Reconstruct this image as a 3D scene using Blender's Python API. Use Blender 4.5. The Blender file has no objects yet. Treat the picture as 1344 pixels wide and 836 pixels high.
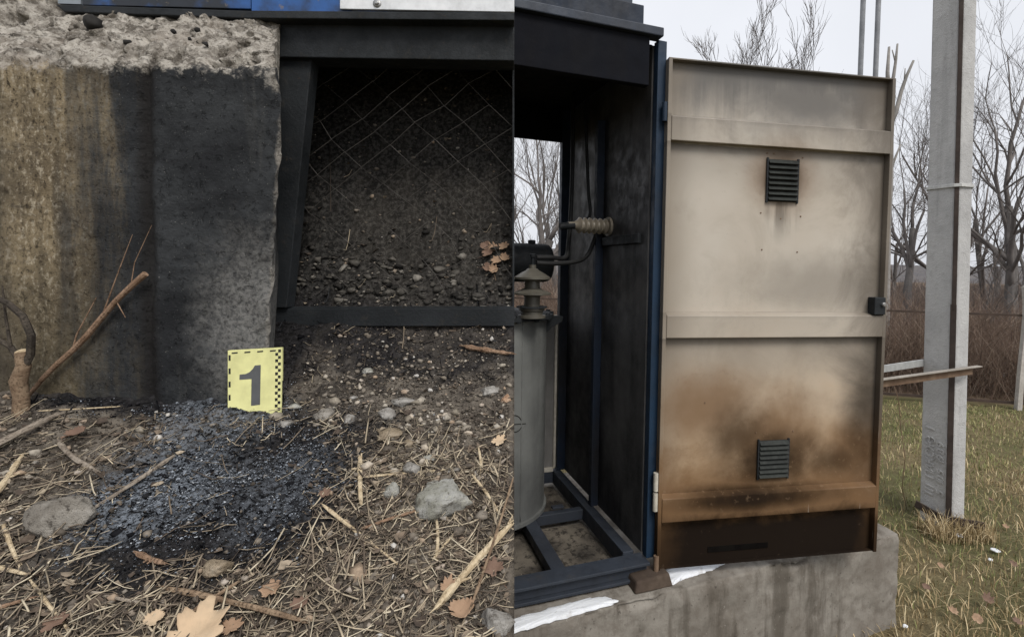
import bpy, bmesh, math, random
import numpy as np
from mathutils import Matrix, Vector, noise as mnoise

# ------------------------------------------------------------------ camera, sky, sun, exposure
scene = bpy.context.scene
EYE = 1.75                       # eye height above the grass
F_PX, CX, CY = 700.0, 760.0, 380.6
PITCH, ROLL = 0.0409, 0.0183
fw = Vector((0, math.cos(PITCH), -math.sin(PITCH)))
up0 = Vector((0, math.sin(PITCH), math.cos(PITCH)))
rt0 = Vector((1, 0, 0))
RT = rt0 * math.cos(ROLL) + up0 * math.sin(ROLL)
UP = -rt0 * math.sin(ROLL) + up0 * math.cos(ROLL)
cam_d = bpy.data.cameras.new('camera')
cam = bpy.data.objects.new('camera', cam_d)
scene.collection.objects.link(cam)
cam_d.sensor_width = 36.0
cam_d.sensor_fit = 'HORIZONTAL'
cam_d.lens = F_PX / 1344 * 36
cam_d.shift_x = -(CX - 672) / 1344
cam_d.shift_y = (CY - 418) / 1344
cam_d.clip_start = 0.02
cam_d.clip_end = 3000
cam.matrix_world = Matrix(((RT.x, UP.x, -fw.x, 0), (RT.y, UP.y, -fw.y, 0), (RT.z, UP.z, -fw.z, EYE), (0, 0, 0, 1)))
scene.camera = cam

SUN_EL, SUN_AZ = math.radians(50), math.radians(150)     # azimuth clockwise from +Y: behind the camera, to its right
world = bpy.data.worlds.new('World')
scene.world = world
world.use_nodes = True
wt = world.node_tree
wt.nodes.clear()
w_out = wt.nodes.new('ShaderNodeOutputWorld')
w_bg = wt.nodes.new('ShaderNodeBackground')
w_sky = wt.nodes.new('ShaderNodeTexSky')
w_sky.sky_type = 'NISHITA'
w_sky.sun_disc = False
w_sky.sun_elevation = SUN_EL
w_sky.sun_rotation = SUN_AZ
w_sky.dust_density = 4.0
w_sky.air_density = 1.0
w_sky.ozone_density = 1.0
w_hs = wt.nodes.new('ShaderNodeHueSaturation')
w_hs.inputs['Saturation'].default_value = 0.16
w_mix = wt.nodes.new('ShaderNodeMixRGB')                  # an overcast deck: the sky's own gradient under a closed cloud sheet
w_mix.inputs['Fac'].default_value = 0.75
w_mix.inputs['Color2'].default_value = (7.3, 7.5, 8.0, 1)
w_tc = wt.nodes.new('ShaderNodeTexCoord')
w_n = wt.nodes.new('ShaderNodeTexNoise')
w_n.inputs['Scale'].default_value = 1.5
w_n.inputs['Detail'].default_value = 5
w_r = wt.nodes.new('ShaderNodeMapRange')
w_r.inputs['To Min'].default_value = 0.72
w_r.inputs['To Max'].default_value = 1.2
w_mul = wt.nodes.new('ShaderNodeMixRGB')
w_mul.blend_type = 'MULTIPLY'
w_mul.inputs['Fac'].default_value = 1.0
L = wt.links.new
L(w_sky.outputs[0], w_hs.inputs['Color'])
L(w_hs.outputs[0], w_mix.inputs['Color1'])
L(w_tc.outputs['Generated'], w_n.inputs['Vector'])
L(w_n.outputs['Fac'], w_r.inputs['Value'])
L(w_mix.outputs[0], w_mul.inputs['Color1'])
L(w_r.outputs[0], w_mul.inputs['Color2'])
L(w_mul.outputs[0], w_bg.inputs['Color'])
w_bg.inputs['Strength'].default_value = 0.096
L(w_bg.outputs[0], w_out.inputs['Surface'])

sun_d = bpy.data.lights.new('sun', 'SUN')
sun_d.energy = 1.5
sun_d.angle = math.radians(22)
sun_d.color = (1.0, 0.96, 0.9)
sun = bpy.data.objects.new('sun', sun_d)
scene.collection.objects.link(sun)
sdir = Vector((math.sin(SUN_AZ) * math.cos(SUN_EL), math.cos(SUN_AZ) * math.cos(SUN_EL), math.sin(SUN_EL)))
sun.rotation_euler = sdir.to_track_quat('Z', 'Y').to_euler()
sun.location = (4, -6, 9)
vs = scene.view_settings
vs.view_transform = 'Standard'
vs.look = 'None'
vs.exposure = 0.5
vs.gamma = 1.0

# ------------------------------------------------------------------ geometry helpers
rnd = random.Random(7)
rng = np.random.default_rng(7)
COL = scene.collection


def ray(px, py):
    a, b = (px - CX) / F_PX, (py - CY) / F_PX
    return fw + RT * a - UP * b


def U(px, py, Y):
    """point on the vertical plane at distance Y that the pixel looks at"""
    d = ray(px, py)
    return Vector((d.x / d.y * Y, Y, EYE + d.z / d.y * Y))


def GZ(px, py, z):
    """point at height z that the pixel looks at"""
    d = ray(px, py)
    t = (z - EYE) / d.z
    return Vector((d.x * t, d.y * t, z))


# end plane of the bank and the kiosk on it
_n = ray(675, 836).cross(ray(675, 0)).normalized()


def cutX(Y, z):
    return -(_n.y * Y + _n.z * (z - EYE)) / _n.x


def _h(ix, iy, s):
    v = np.sin(ix * 127.1 + iy * 311.7 + s * 74.7) * 43758.5453
    return v - np.floor(v)


def vnoise(x, y, s=0):
    ix, iy = np.floor(x), np.floor(y)
    fx, fy = x - ix, y - iy
    fx = fx * fx * (3 - 2 * fx)
    fy = fy * fy * (3 - 2 * fy)
    a = _h(ix, iy, s) * (1 - fx) + _h(ix + 1, iy, s) * fx
    b = _h(ix, iy + 1, s) * (1 - fx) + _h(ix + 1, iy + 1, s) * fx
    return (a * (1 - fy) + b * fy) * 2 - 1


def fbm(x, y, f, o=3, s=0):
    r, a = 0, 1.0
    for k in range(o):
        r = r + a * vnoise(x * f + 13.3 * k, y * f - 7.7 * k, s + k)
        f *= 2.1
        a *= 0.5
    return r


class MB:
    def __init__(self):
        self.v, self.f = [], []

    def add(self, vs_, fs_):
        o = len(self.v)
        self.v += [tuple(q) for q in vs_]
        self.f += [tuple(i + o for i in q) for q in fs_]
        return self

    def box(self, x0, x1, y0, y1, z0, z1):
        return self.hexa([(x0, y0, z0), (x1, y0, z0), (x1, y1, z0), (x0, y1, z0), (x0, y0, z1), (x1, y0, z1), (x1, y1, z1), (x0, y1, z1)])

    def hexa(self, p):
        return self.add(p, [(0, 3, 2, 1), (4, 5, 6, 7), (0, 1, 5, 4), (1, 2, 6, 5), (2, 3, 7, 6), (3, 0, 4, 7)])

    def slab(self, quad, Y, th):
        """a board whose front face fills four pixels (clockwise from top left) on the plane Y, th thick"""
        a, b, c, d = [U(q[0], q[1], Y) for q in quad]
        k = Vector((0, th, 0))
        return self.hexa([d, c, c + k, d + k, a, b, b + k, a + k])

    def beam(self, a, b, w, h, upv=(0, 0, 1)):
        a, b = Vector(a), Vector(b)
        t = (b - a).normalized()
        s = t.cross(Vector(upv))
        s = s.normalized() if s.length > 1e-6 else Vector((1, 0, 0))
        n = s.cross(t).normalized()
        s *= w / 2
        n *= h / 2
        return self.hexa([a - s - n, b - s - n, b + s - n, a + s - n, a - s + n, b - s + n, b + s + n, a + s + n])

    def tube(self, path, rad, n=8, caps=True):
        P = [Vector(p) for p in path]
        if not isinstance(rad, (list, tuple)):
            rad = [rad] * len(P)
        vs_, fs_ = [], []
        ref = None
        for i, p in enumerate(P):
            t = (P[min(i + 1, len(P) - 1)] - P[max(i - 1, 0)]).normalized()
            if ref is None:
                ref = t.orthogonal().normalized()
            ref = (ref - t * ref.dot(t))
            ref = ref.normalized() if ref.length > 1e-6 else t.orthogonal().normalized()
            b = t.cross(ref)
            for k in range(n):
                an = 2 * math.pi * k / n
                vs_.append(p + (ref * math.cos(an) + b * math.sin(an)) * rad[i])
        for i in range(len(P) - 1):
            for k in range(n):
                fs_.append((i * n + k, i * n + (k + 1) % n, (i + 1) * n + (k + 1) % n, (i + 1) * n + k))
        if caps:
            fs_.append(tuple(range(n - 1, -1, -1)))
            fs_.append(tuple((len(P) - 1) * n + k for k in range(n)))
        return self.add(vs_, fs_)

    def lathe(self, prof, o, axis=(0, 0, 1), n=32):
        """prof: (radius, height) along the axis from o"""
        ax = Vector(axis).normalized()
        e1 = ax.orthogonal().normalized()
        e2 = ax.cross(e1)
        o = Vector(o)
        vs_, fs_ = [], []
        for r, h in prof:
            for k in range(n):
                an = 2 * math.pi * k / n
                vs_.append(o + ax * h + (e1 * math.cos(an) + e2 * math.sin(an)) * max(r, 1e-4))
        for i in range(len(prof) - 1):
            for k in range(n):
                fs_.append((i * n + k, i * n + (k + 1) % n, (i + 1) * n + (k + 1) % n, (i + 1) * n + k))
        fs_.append(tuple(range(n - 1, -1, -1)))
        fs_.append(tuple((len(prof) - 1) * n + k for k in range(n)))
        return self.add(vs_, fs_)

    def prism(self, poly, k):
        """a closed polygon (3-D points) pushed along k"""
        n = len(poly)
        k = Vector(k)
        P = [Vector(p) for p in poly]
        return self.add(P + [p + k for p in P], [tuple(range(n - 1, -1, -1)), tuple(range(n, 2 * n))] + [(i, (i + 1) % n, n + (i + 1) % n, n + i) for i in range(n)])


ROOT = {}


def tag(o, label=None, cat=None, group=None, kind=None):
    if label: o['label'] = label
    if cat: o['category'] = cat
    if group: o['group'] = group
    if kind: o['kind'] = kind
    return o


def thing(name, label, cat, loc=(0, 0, 0), rz=0.0, group=None):
    o = bpy.data.objects.new(name, None)
    o.empty_display_size = 0.1
    COL.objects.link(o)
    o.location = loc
    o.rotation_euler = (0, 0, rz)
    ROOT[o.name] = Matrix.Translation(Vector(loc)) @ Matrix.Rotation(rz, 4, 'Z')
    return tag(o, label, cat, group)


def finish(o, mat, smooth, bevel):
    o.data.materials.append(mat)
    if smooth:
        o.data.shade_smooth()
    if smooth == 'auto':
        o.data.set_sharp_from_angle(angle=math.radians(38))
    if bevel:
        m = o.modifiers.new('bevel', 'BEVEL')
        m.width = bevel
        m.segments = 2
        m.limit_method = 'ANGLE'
        m.angle_limit = math.radians(40)
    return o


def build(mb, name, mat, parent=None, smooth=False, bevel=0, local=False, loc=None):
    v = mb.v
    R = None
    if parent is not None:
        R = ROOT[parent.name]
        if not local:
            inv = R.inverted()
            v = [tuple(inv @ Vector(p)) for p in v]
    elif loc is not None:
        v = [(p[0] - loc[0], p[1] - loc[1], p[2] - loc[2]) for p in v]
    me = bpy.data.meshes.new(name)
    me.from_pydata(v, [], mb.f)
    me.update()
    bm = bmesh.new()
    bm.from_mesh(me)
    bmesh.ops.recalc_face_normals(bm, faces=bm.faces)
    bm.to_mesh(me)
    bm.free()
    o = bpy.data.objects.new(name, me)
    COL.objects.link(o)
    if parent is not None:
        o.parent = parent
        ROOT[o.name] = R
    elif loc is not None:
        o.location = loc
    return finish(o, mat, smooth, bevel)


def np_obj(name, V, Fc, mat, smooth=False, parent=None):
    """V (n,3), Fc (m,k): one mesh object straight from arrays"""
    me = bpy.data.meshes.new(name)
    me.vertices.add(len(V))
    me.vertices.foreach_set('co', np.ascontiguousarray(V, dtype=np.float32).ravel())
    m, k = Fc.shape
    me.loops.add(m * k)
    me.loops.foreach_set('vertex_index', np.ascontiguousarray(Fc, dtype=np.int32).ravel())
    me.polygons.add(m)
    me.polygons.foreach_set('loop_start', np.arange(0, m * k, k, dtype=np.int32))
    me.update(calc_edges=True)
    me.validate()
    o = bpy.data.objects.new(name, me)
    COL.objects.link(o)
    if parent is not None:
        o.parent = parent
    me.materials.append(mat)
    if smooth:
        me.shade_smooth()
    return o


# ------------------------------------------------------------------ material helpers
class NT:
    def __init__(self, name):
        self.m = bpy.data.materials.new(name)
        self.m.use_nodes = True
        self.t = self.m.node_tree
        self.bsdf = self.t.nodes['Principled BSDF']
        tc = self.t.nodes.new('ShaderNodeTexCoord')
        self.obj = tc.outputs['Object']
        s = self.t.nodes.new('ShaderNodeSeparateXYZ')
        self.t.links.new(self.obj, s.inputs[0])
        self.x, self.y, self.z = s.outputs

    def set(self, node, ins):
        for k, v in ins.items():
            sk = node.inputs[k]
            if isinstance(v, bpy.types.NodeSocket):
                self.t.links.new(v, sk)
            elif isinstance(v, tuple) and len(v) == 3 and sk.type == 'RGBA':
                sk.default_value = (*v, 1)
            else:
                sk.default_value = v

    def n(self, typ, ins, out=0, **props):
        nd = self.t.nodes.new(typ)
        for k, v in props.items():
            setattr(nd, k, v)
        self.set(nd, ins)
        return nd.outputs[out]

    def math(self, op, a, b=0.0, c=False):
        nd = self.t.nodes.new('ShaderNodeMath')
        nd.operation = op
        nd.use_clamp = c
        self.set(nd, {0: a, 1: b})
        return nd.outputs[0]

    def noise(self, scale, detail=4, rough=0.55, stretch=None, dist=0.0):
        vec = self.obj
        if stretch:
            vec = self.n('ShaderNodeMapping', {'Vector': self.obj, 'Scale': stretch})
        return self.n('ShaderNodeTexNoise', {'Vector': vec, 'Scale': scale, 'Detail': float(detail), 'Roughness': rough, 'Distortion': dist})

    def ramp(self, v, a, b, lo=0.0, hi=1.0):
        return self.n('ShaderNodeMapRange', {'Value': v, 'From Min': a, 'From Max': b, 'To Min': lo, 'To Max': hi}, interpolation_type='SMOOTHSTEP')

    def mix(self, f, a, b, mode='MIX'):
        nd = self.t.nodes.new('ShaderNodeMixRGB')
        nd.blend_type = mode
        self.set(nd, {'Fac': f, 'Color1': a, 'Color2': b})
        return nd.outputs[0]

    def colors(self, v, stops, interp='LINEAR'):
        nd = self.t.nodes.new('ShaderNodeValToRGB')
        cr = nd.color_ramp
        cr.interpolation = interp
        while len(cr.elements) < len(stops):
            cr.elements.new(0.5)
        for e, (p, c) in zip(cr.elements, stops):
            e.position = p
            e.color = (*c, 1)
        self.set(nd, {0: v})
        return nd.outputs[0]

    def island(self):
        return self.t.nodes.new('ShaderNodeNewGeometry').outputs['Random Per Island']

    def done(self, color, rough=0.8, metal=0.0, bump=None, dist=0.002, strength=0.6, spec=0.3, trans=None):
        self.set(self.bsdf, {'Base Color': color, 'Roughness': rough, 'Metallic': metal, 'Specular IOR Level': spec})
        if bump is not None:
            b = self.n('ShaderNodeBump', {'Height': bump, 'Strength': strength, 'Distance': dist})
            self.set(self.bsdf, {'Normal': b})
        return self.m


def mat_simple(name, c1, c2, scale=30.0, rough=0.7, metal=0.0, dist=0.001, spec=0.3, strength=0.5, stretch=None):
    t = NT(name)
    n1 = t.noise(scale, 6, 0.6, stretch)
    n2 = t.noise(scale * 0.17, 3)
    c = t.mix(t.ramp(n2, 0.35, 0.65), c1, c2)
    c = t.mix(t.ramp(n1, 0.3, 0.75, 0.0, 0.6), c, tuple(0.55 * q for q in c2))
    return t.done(c, t.ramp(n1, 0.2, 0.8, rough - 0.1, min(1, rough + 0.12)), metal, n1, dist, strength, spec)


def mat_island(name, stops, rough=0.85, nscale=60.0, spec=0.2):
    t = NT(name)
    c = t.colors(t.island(), stops)
    n1 = t.noise(nscale, 4)
    c = t.mix(1.0, c, t.colors(n1, [(0.25, (0.55, 0.55, 0.55)), (0.75, (1.25, 1.25, 1.25))]), 'MULTIPLY')
    return t.done(c, rough, 0, n1, 0.001, 0.5, spec)


# ------------------------------------------------------------------ far ground, hill, grass field
def ground_material():
    t = NT('meadow_soil')
    n1, n2, n3 = t.noise(0.9, 5), t.noise(14, 5), t.noise(90, 4)
    c = t.mix(t.ramp(n1, 0.4, 0.6), (0.12, 0.115, 0.055), (0.2, 0.16, 0.09))
    c = t.mix(t.ramp(n2, 0.4, 0.7, 0, 0.7), c, (0.1, 0.08, 0.045))
    c = t.mix(t.ramp(n3, 0.35, 0.7, 0, 0.6), c, (0.05, 0.04, 0.022))
    far = t.ramp(t.math('ADD', t.y, t.math('MULTIPLY', t.x, 0.28)), 8.75, 9.1)     # leaf litter beyond the fence line
    lit = t.mix(t.ramp(n2, 0.35, 0.65), (0.11, 0.075, 0.05), (0.2, 0.15, 0.105))
    return t.done(t.mix(far, c, lit), 0.95, 0, n3, 0.01, 0.7, 0.1)


def build_ground():
    xs = np.concatenate([np.linspace(-600, -12, 14), np.linspace(-10, 16, 90), np.linspace(18, 600, 14)])
    ys = np.concatenate([np.linspace(-40, -3, 8), np.linspace(-2, 22, 90), np.linspace(24, 900, 16)])
    X, Y = np.meshgrid(xs, ys)
    Z = 0.018 * fbm(X, Y, 0.9, 3, 3) * (Y < 24)
    Z = Z + np.clip((Y - 12) / 30, 0, 1) * 0.25
    V = np.stack([X, Y, Z], -1).reshape(-1, 3)
    w = len(xs)
    i = np.arange((len(ys) - 1) * w).reshape(-1, w)[:, :-1].ravel()
    Fc = np.stack([i, i + 1, i + w + 1, i + w], -1)
    tag(np_obj('ground', V, Fc, ground_material(), True), kind='structure')


def build_hill():
    t = NT('hill_woods')
    n1 = t.noise(0.25, 6)
    n2 = t.noise(1.6, 5, 0.7, (1, 1, 0.35))
    c = t.mix(t.ramp(n1, 0.35, 0.65), (0.15, 0.145, 0.15), (0.19, 0.175, 0.17))
    c = t.mix(t.ramp(n2, 0.35, 0.7, 0, 0.7), c, (0.11, 0.105, 0.108))
    m = t.done(c, 1.0, 0, n2, 0.6, 0.8, 0.0)
    xs = np.linspace(-260, 330, 420)
    ys = np.linspace(95, 200, 34)
    X, Y = np.meshgrid(xs, ys)
    prof = np.sin(np.clip((Y - 95) / 105, 0, 1) * math.pi) ** 0.8
    crest = 5.2 + 1.0 * np.sin(X * 0.03 + 1.9) + 3.2 * np.clip((-X) / 60, 0, 1) + 0.4 * fbm(X, Y, 0.03, 3, 5)
    Z = prof * crest + 0.28 * fbm(X, Y, 0.6, 3, 8) * (prof > 0.15)
    V = np.stack([X, Y, Z], -1).reshape(-1, 3)
    w = len(xs)
    i = np.arange((len(ys) - 1) * w).reshape(-1, w)[:, :-1].ravel()
    tag(np_obj('wooded_hill', V, np.stack([i, i + 1, i + w + 1, i + w], -1), m, True), kind='structure')


build_ground()
build_hill()

# ------------------------------------------------------------------ the earth bank with the burnt patch
BX0 = -1.75
_p55, _p100, _p120 = U(337, 840, 0.55), U(200, 526, 1.0), U(510, 430, 1.2)
_p124, _p148 = U(510, 398, 1.24), U(510, 50, 1.46)
_sl = (_p100.z - _p55.z) / 0.45
PY = [0.30, 0.55, 1.0, 1.2, 1.24, 1.30, 1.46, 1.52]
PZ = [_p55.z - 0.25 * _sl, _p55.z, _p100.z, _p120.z, _p124.z, _p124.z + 0.12, _p148.z, _p148.z + 0.02]


def zb(X, Y):
    X, Y = np.asarray(X, float), np.asarray(Y, float)
    b = np.interp(Y, PY, PZ) + (X + 0.5) * ROLL * -1.0
    steep = np.clip((Y - 1.22) / 0.08, 0, 1)
    r = 0.010 * fbm(X, Y, 6, 3, 1) + 0.0055 * fbm(X, Y, 26, 3, 2) + 0.0022 * fbm(X, Y, 95, 2, 4)
    return b + r * (1 + steep * 2.2)


def hit(px, py):
    d = ray(px, py)
    lo = 0.3
    for k in range(240):
        Y = 0.3 + k * 0.005
        x, z = d.x / d.y * Y, EYE + d.z / d.y * Y
        if z <= float(zb(x, Y)):
            return Vector((x, Y, float(zb(x, Y))))
    return U(px, py, 1.2)


BC = hit(300, 650)
BRX = abs(hit(478, 650).x - hit(118, 650).x) / 2
BRY = abs(hit(285, 525).y - hit(285, 830).y) / 2
BCY = (hit(285, 525).y + hit(285, 830).y) / 2
ASH = hit(195, 655)
ASH2 = hit(265, 560)


def burn(X, Y):
    r = np.sqrt(((X - BC.x) / BRX) ** 2 + ((Y - BCY) / BRY) ** 2) + 0.34 * fbm(X, Y, 9, 4, 9)
    foot = np.clip((Y - .93 + .03 * fbm(X, Y, 14, 2, 19)) / .03, 0, 1) * (X > U(45, 530, 1.0).x) * (X < U(372, 530, 1.0).x)
    return np.clip(np.maximum((1.25 - r) / 0.5, foot), 0, 1)


def soil_material():
    t = NT('bank_soil')
    n0, n1, n2, n3 = t.noise(5, 4), t.noise(22, 6, 0.65), t.noise(110, 6, 0.7), t.noise(420, 4, 0.6)
    c = t.mix(t.ramp(n0, 0.38, 0.62), (0.105, 0.09, 0.075), (0.185, 0.16, 0.13))
    c = t.mix(t.ramp(n1, 0.45, 0.6, 0, 0.85), c, (0.045, 0.038, 0.031))
    c = t.mix(t.ramp(t.noise(9, 5, .6), .5, .62, 0, .6), c, (0.05, 0.043, 0.036))
    c = t.mix(t.ramp(n2, 0.52, 0.72, 0, 0.7), c, (0.25, 0.215, 0.17))
    c = t.mix(t.ramp(n3, 0.25, 0.5, 0.6, 0.0), c, (0.03, 0.025, 0.02))
    dx = t.math('DIVIDE', t.math('SUBTRACT', t.x, BC.x), BRX)
    dy = t.math('DIVIDE', t.math('SUBTRACT', t.y, BCY), BRY)
    r = t.math('SQRT', t.math('ADD', t.math('MULTIPLY', dx, dx), t.math('MULTIPLY', dy, dy)))
    r = t.math('ADD', r, t.math('MULTIPLY', t.math('SUBTRACT', n1, 0.5), 1.1))
    b = t.ramp(r, 0.7, 1.36, 1, 0)
    b = t.math('MAXIMUM', b, t.ramp(t.math('ADD', t.y, t.math('MULTIPLY', t.math('SUBTRACT', n1, 0.5), 0.12)), .93, .98, 0, t.math('MULTIPLY', t.ramp(t.x, U(40, 530, 1.0).x, U(90, 530, 1.0).x), t.ramp(t.x, U(350, 530, 1.0).x, U(390, 530, 1.0).x, 1, 0))))
    # charred strip below the frame and in front of the wall
    r2 = t.math('ADD', t.y, t.math('MULTIPLY', t.math('SUBTRACT', n1, 0.5), 0.22))
    b2 = t.math('MULTIPLY', t.ramp(r2, .99, 1.13), t.ramp(n0, 0.4, 0.6, 0.55, 0.97))
    b2 = t.math('MULTIPLY', b2, t.ramp(t.y, 1.24, 1.29, 1, 0.55))
    b2 = t.math('MAXIMUM', b2, t.ramp(t.math('ADD', t.y, t.math('MULTIPLY', t.math('SUBTRACT', n1, 0.5), 0.1)), 1.29, 1.4, 0, .97))  # recess back slope: soot plus painted shade, darker with height
    b = t.math('MAXIMUM', b, b2)
    char = t.mix(t.ramp(n2, 0.4, 0.7), (0.007, 0.007, 0.008), (0.032, 0.031, 0.034))
    c = t.mix(t.math('MULTIPLY', b, 0.95), c, char)
    c = t.mix(t.ramp(t.y, 1.22, 1.26, 0, .8), c, t.mix(t.ramp(n2, .4, .66), (0.014, 0.0135, 0.0125), (0.07, 0.066, 0.06)))
    for p, rr, amt in ((ASH, 0.095, 0.85), (ASH2, 0.11, 0.6), (hit(370, 640), .09, .35)):
        ax, ay = t.math('SUBTRACT', t.x, p.x), t.math('SUBTRACT', t.y, p.y)
        ra = t.math('SQRT', t.math('ADD', t.math('MULTIPLY', ax, ax), t.math('MULTIPLY', ay, ay)))
        ra = t.math('ADD', ra, t.math('MULTIPLY', t.math('SUBTRACT', n1, 0.5), 0.16))
        ma = t.math('MULTIPLY', t.ramp(ra, rr * 0.35, rr * 1.4, amt, 0), t.ramp(n2, 0.36, 0.62))
        c = t.mix(ma, c, (0.21, 0.236, 0.27))
    h = t.math('ADD', t.math('MULTIPLY', n2, 0.7), t.math('MULTIPLY', n3, 0.35))
    return t.done(c, 0.95, 0, h, 0.006, 0.9, 0.12)


def build_bank():
    ny, nx = 310, 300
    ys = np.linspace(0.30, 1.52, ny)
    s = np.linspace(0, 1, nx)
    Y = np.repeat(ys[:, None], nx, 1)
    X1 = np.array([cutX(y, np.interp(y, PY, PZ)) for y in ys])[:, None]
    X = BX0 + (X1 - BX0) * s[None, :]
    Z = zb(X, Y)
    X[:, -1] = [cutX(ys[i], Z[i, -1]) for i in range(ny)]
    top = np.stack([X, Y, Z], -1)
    # skirts: the bank's earth goes down to the meadow on all four sides
    V = [top.reshape(-1, 3)]
    i = np.arange((ny - 1) * nx).reshape(-1, nx)[:, :-1].ravel()
    Fs = [np.stack([i, i + 1, i + nx + 1, i + nx], -1)]
    base = ny * nx
    def skirt(ids, inward):
        nonlocal base
        prev = np.array(ids)
        P = V[0][prev]
        for k in range(1, 13):
            q = P.copy()
            fr = k / 12
            q[:, 2] = P[:, 2] * (1 - fr) - 0.03 * fr
            bulge = 0.02 * fbm(q[:, 0] + q[:, 1], q[:, 2], 7, 3, 11) - 0.02
            q[:, 0] += inward[0] * abs(bulge) * min(1, 3 * fr)
            q[:, 1] += inward[1] * abs(bulge) * min(1, 3 * fr)
            V.append(q)
            cur = base + np.arange(len(ids))
            base += len(ids)
            Fs.append(np.stack([prev[:-1], prev[1:], cur[1:], cur[:-1]], -1))
            prev = cur
    g = np.arange(ny * nx).reshape(ny, nx)
    skirt(g[:, -1], (-1, 0))
    skirt(g[0, :], (0, 1))
    skirt(g[-1, :], (0, -1))
    skirt(g[:, 0], (1, 0))
    tag(np_obj('earth_bank', np.concatenate(V), np.concatenate(Fs), soil_material(), True), kind='structure')


build_bank()

# ------------------------------------------------------------------ concrete foundation block on the bank
def block_material():
    t = NT('sooty_block_concrete')
    xa, xb = U(62, 300, 1.0).x, U(172, 300, 1.0).x
    z_top = U(180, 86, 1.0).z
    zf = U(180, 520, 1.0).z
    n0, n1, n2, n3 = t.noise(7, 4), t.noise(30, 6, 0.65), t.noise(130, 6, 0.7), t.noise(400, 4)
    vs_ = t.noise(26, 5, 0.6, (1, 1, 0.12))
    hs_ = t.noise(60, 4, 0.6, (0.12, 1, 1))
    wn = lambda n, a: t.math('MULTIPLY', t.math('SUBTRACT', n, 0.5), a)
    fv = t.noise(105, 6, 0.75, (1, 1, 0.62))
    vb = t.noise(9, 5, 0.65, (1, 1, 0.1), .5)
    old = t.mix(t.ramp(n0, 0.35, 0.65), (0.16, 0.125, 0.08), (0.29, 0.23, 0.145))
    old = t.mix(t.ramp(vs_, 0.45, 0.64, 0, 0.7), old, (0.10, 0.08, 0.055))
    old = t.mix(t.ramp(fv, 0.52, 0.61, 0, 0.85), old, (0.46, 0.4, 0.3))
    old = t.mix(t.ramp(vb, 0.48, 0.66, 0, 0.55), old, (0.07, 0.058, 0.045))
    old = t.mix(t.ramp(fv, 0.45, 0.38, 0, 0.9), old, (0.045, 0.036, 0.026))
    old = t.mix(t.ramp(n1, 0.55, 0.68, 0, 0.6), old, (0.075, 0.06, 0.045))
    old = t.mix(t.ramp(hs_, 0.58, 0.7, 0, 0.4), old, (0.07, 0.058, 0.045))
    low = t.ramp(t.math('ADD', t.z, wn(n1, 0.2)), zf, zf + 0.42, 1, 0)
    old = t.mix(t.math('MULTIPLY', low, 0.7), old, (0.055, 0.048, 0.034))
    lft = t.ramp(t.math('ADD', t.x, wn(n0, 0.16)), U(0, 300, 1.0).x - 0.02, U(50, 300, 1.0).x, 0.75, 0)
    old = t.mix(lft, old, (0.075, 0.064, 0.05))
    soot = t.mix(t.ramp(n0, 0.36, 0.64), (0.02, 0.021, 0.023), (0.048, 0.051, 0.054))
    soot = t.mix(t.ramp(hs_, .45, .65, 0, .5), soot, (0.022, 0.023, 0.025))
    soot = t.mix(t.ramp(vb, .52, .66, 0, .5), soot, (0.075, 0.074, 0.07))
    soot = t.mix(t.ramp(n3, 0.66, 0.73, 0, 0.55), soot, (0.3, 0.29, 0.27))
    soot = t.mix(t.ramp(t.noise(55, 5, 0.7), 0.68, 0.73, 0, 0.7), soot, (0.25, 0.24, 0.22))
    xm = t.math('ADD', t.x, t.math('ADD', wn(vs_, 0.2), wn(vb, 0.22)))
    xm = t.math('ADD', xm, wn(fv, 0.16))
    ms = t.ramp(xm, xa, xb)
    # washed pale patch low on the right corner
    px_, pz_ = U(335, 430, 1.0).x, U(335, 430, 1.0).z
    ax = t.math('SUBTRACT', t.x, px_)
    az = t.math('MULTIPLY', t.math('SUBTRACT', t.z, pz_), 0.62)
    rr = t.math('SQRT', t.math('ADD', t.math('MULTIPLY', ax, ax), t.math('MULTIPLY', az, az)))
    rr = t.math('ADD', rr, wn(n1, 0.13))
    soot = t.mix(t.math('MULTIPLY', t.ramp(rr, 0.03, 0.15, 0.85, 0), t.ramp(n2, 0.35, 0.6, 0.3, 1)), soot, (0.2, 0.195, 0.185))
    c = t.mix(ms, old, soot)
    # crack-dark joint
    xj = U(193, 300, 1.0).x
    j = t.math('ABSOLUTE', t.math('ADD', t.math('SUBTRACT', t.x, xj), wn(n0, 0.03)))
    c = t.mix(t.ramp(j, 0.004, 0.028, 0.75, 0), c, (0.018, 0.016, 0.015))
    # raw broken rim: pale mortar above the fire line and at the right corner
    raw = t.mix(t.ramp(n1, 0.35, 0.6), (0.17, 0.152, 0.13), (0.4, 0.37, 0.325))
    raw = t.mix(t.ramp(n2, 0.36, 0.5, 0.85, 0), raw, (0.13, 0.11, 0.09))
    raw = t.mix(t.ramp(t.noise(16, 6, 0.7), 0.52, 0.6, 0, 0.85), raw, (0.085, 0.073, 0.06))
    raw = t.mix(t.ramp(t.noise(34, 6, .7, (.25, 1, 1)), .58, .64, 0, .8), raw, (0.05, 0.043, 0.036))
    raw = t.mix(t.ramp(n3, .6, .68, 0, .6), raw, (0.55, 0.52, 0.46))
    raw = t.mix(t.ramp(n0, 0.52, 0.66, 0, 0.45), raw, (0.28, 0.24, 0.2))
    mt = t.ramp(t.math('ADD', t.math('SUBTRACT', t.z, t.math('MULTIPLY', ms, 0.006)), t.math('ADD', wn(n1, 0.11), wn(n2, .05))), z_top - 0.022, z_top + 0.006)
    xr = U(352, 300, 1.0).x
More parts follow.
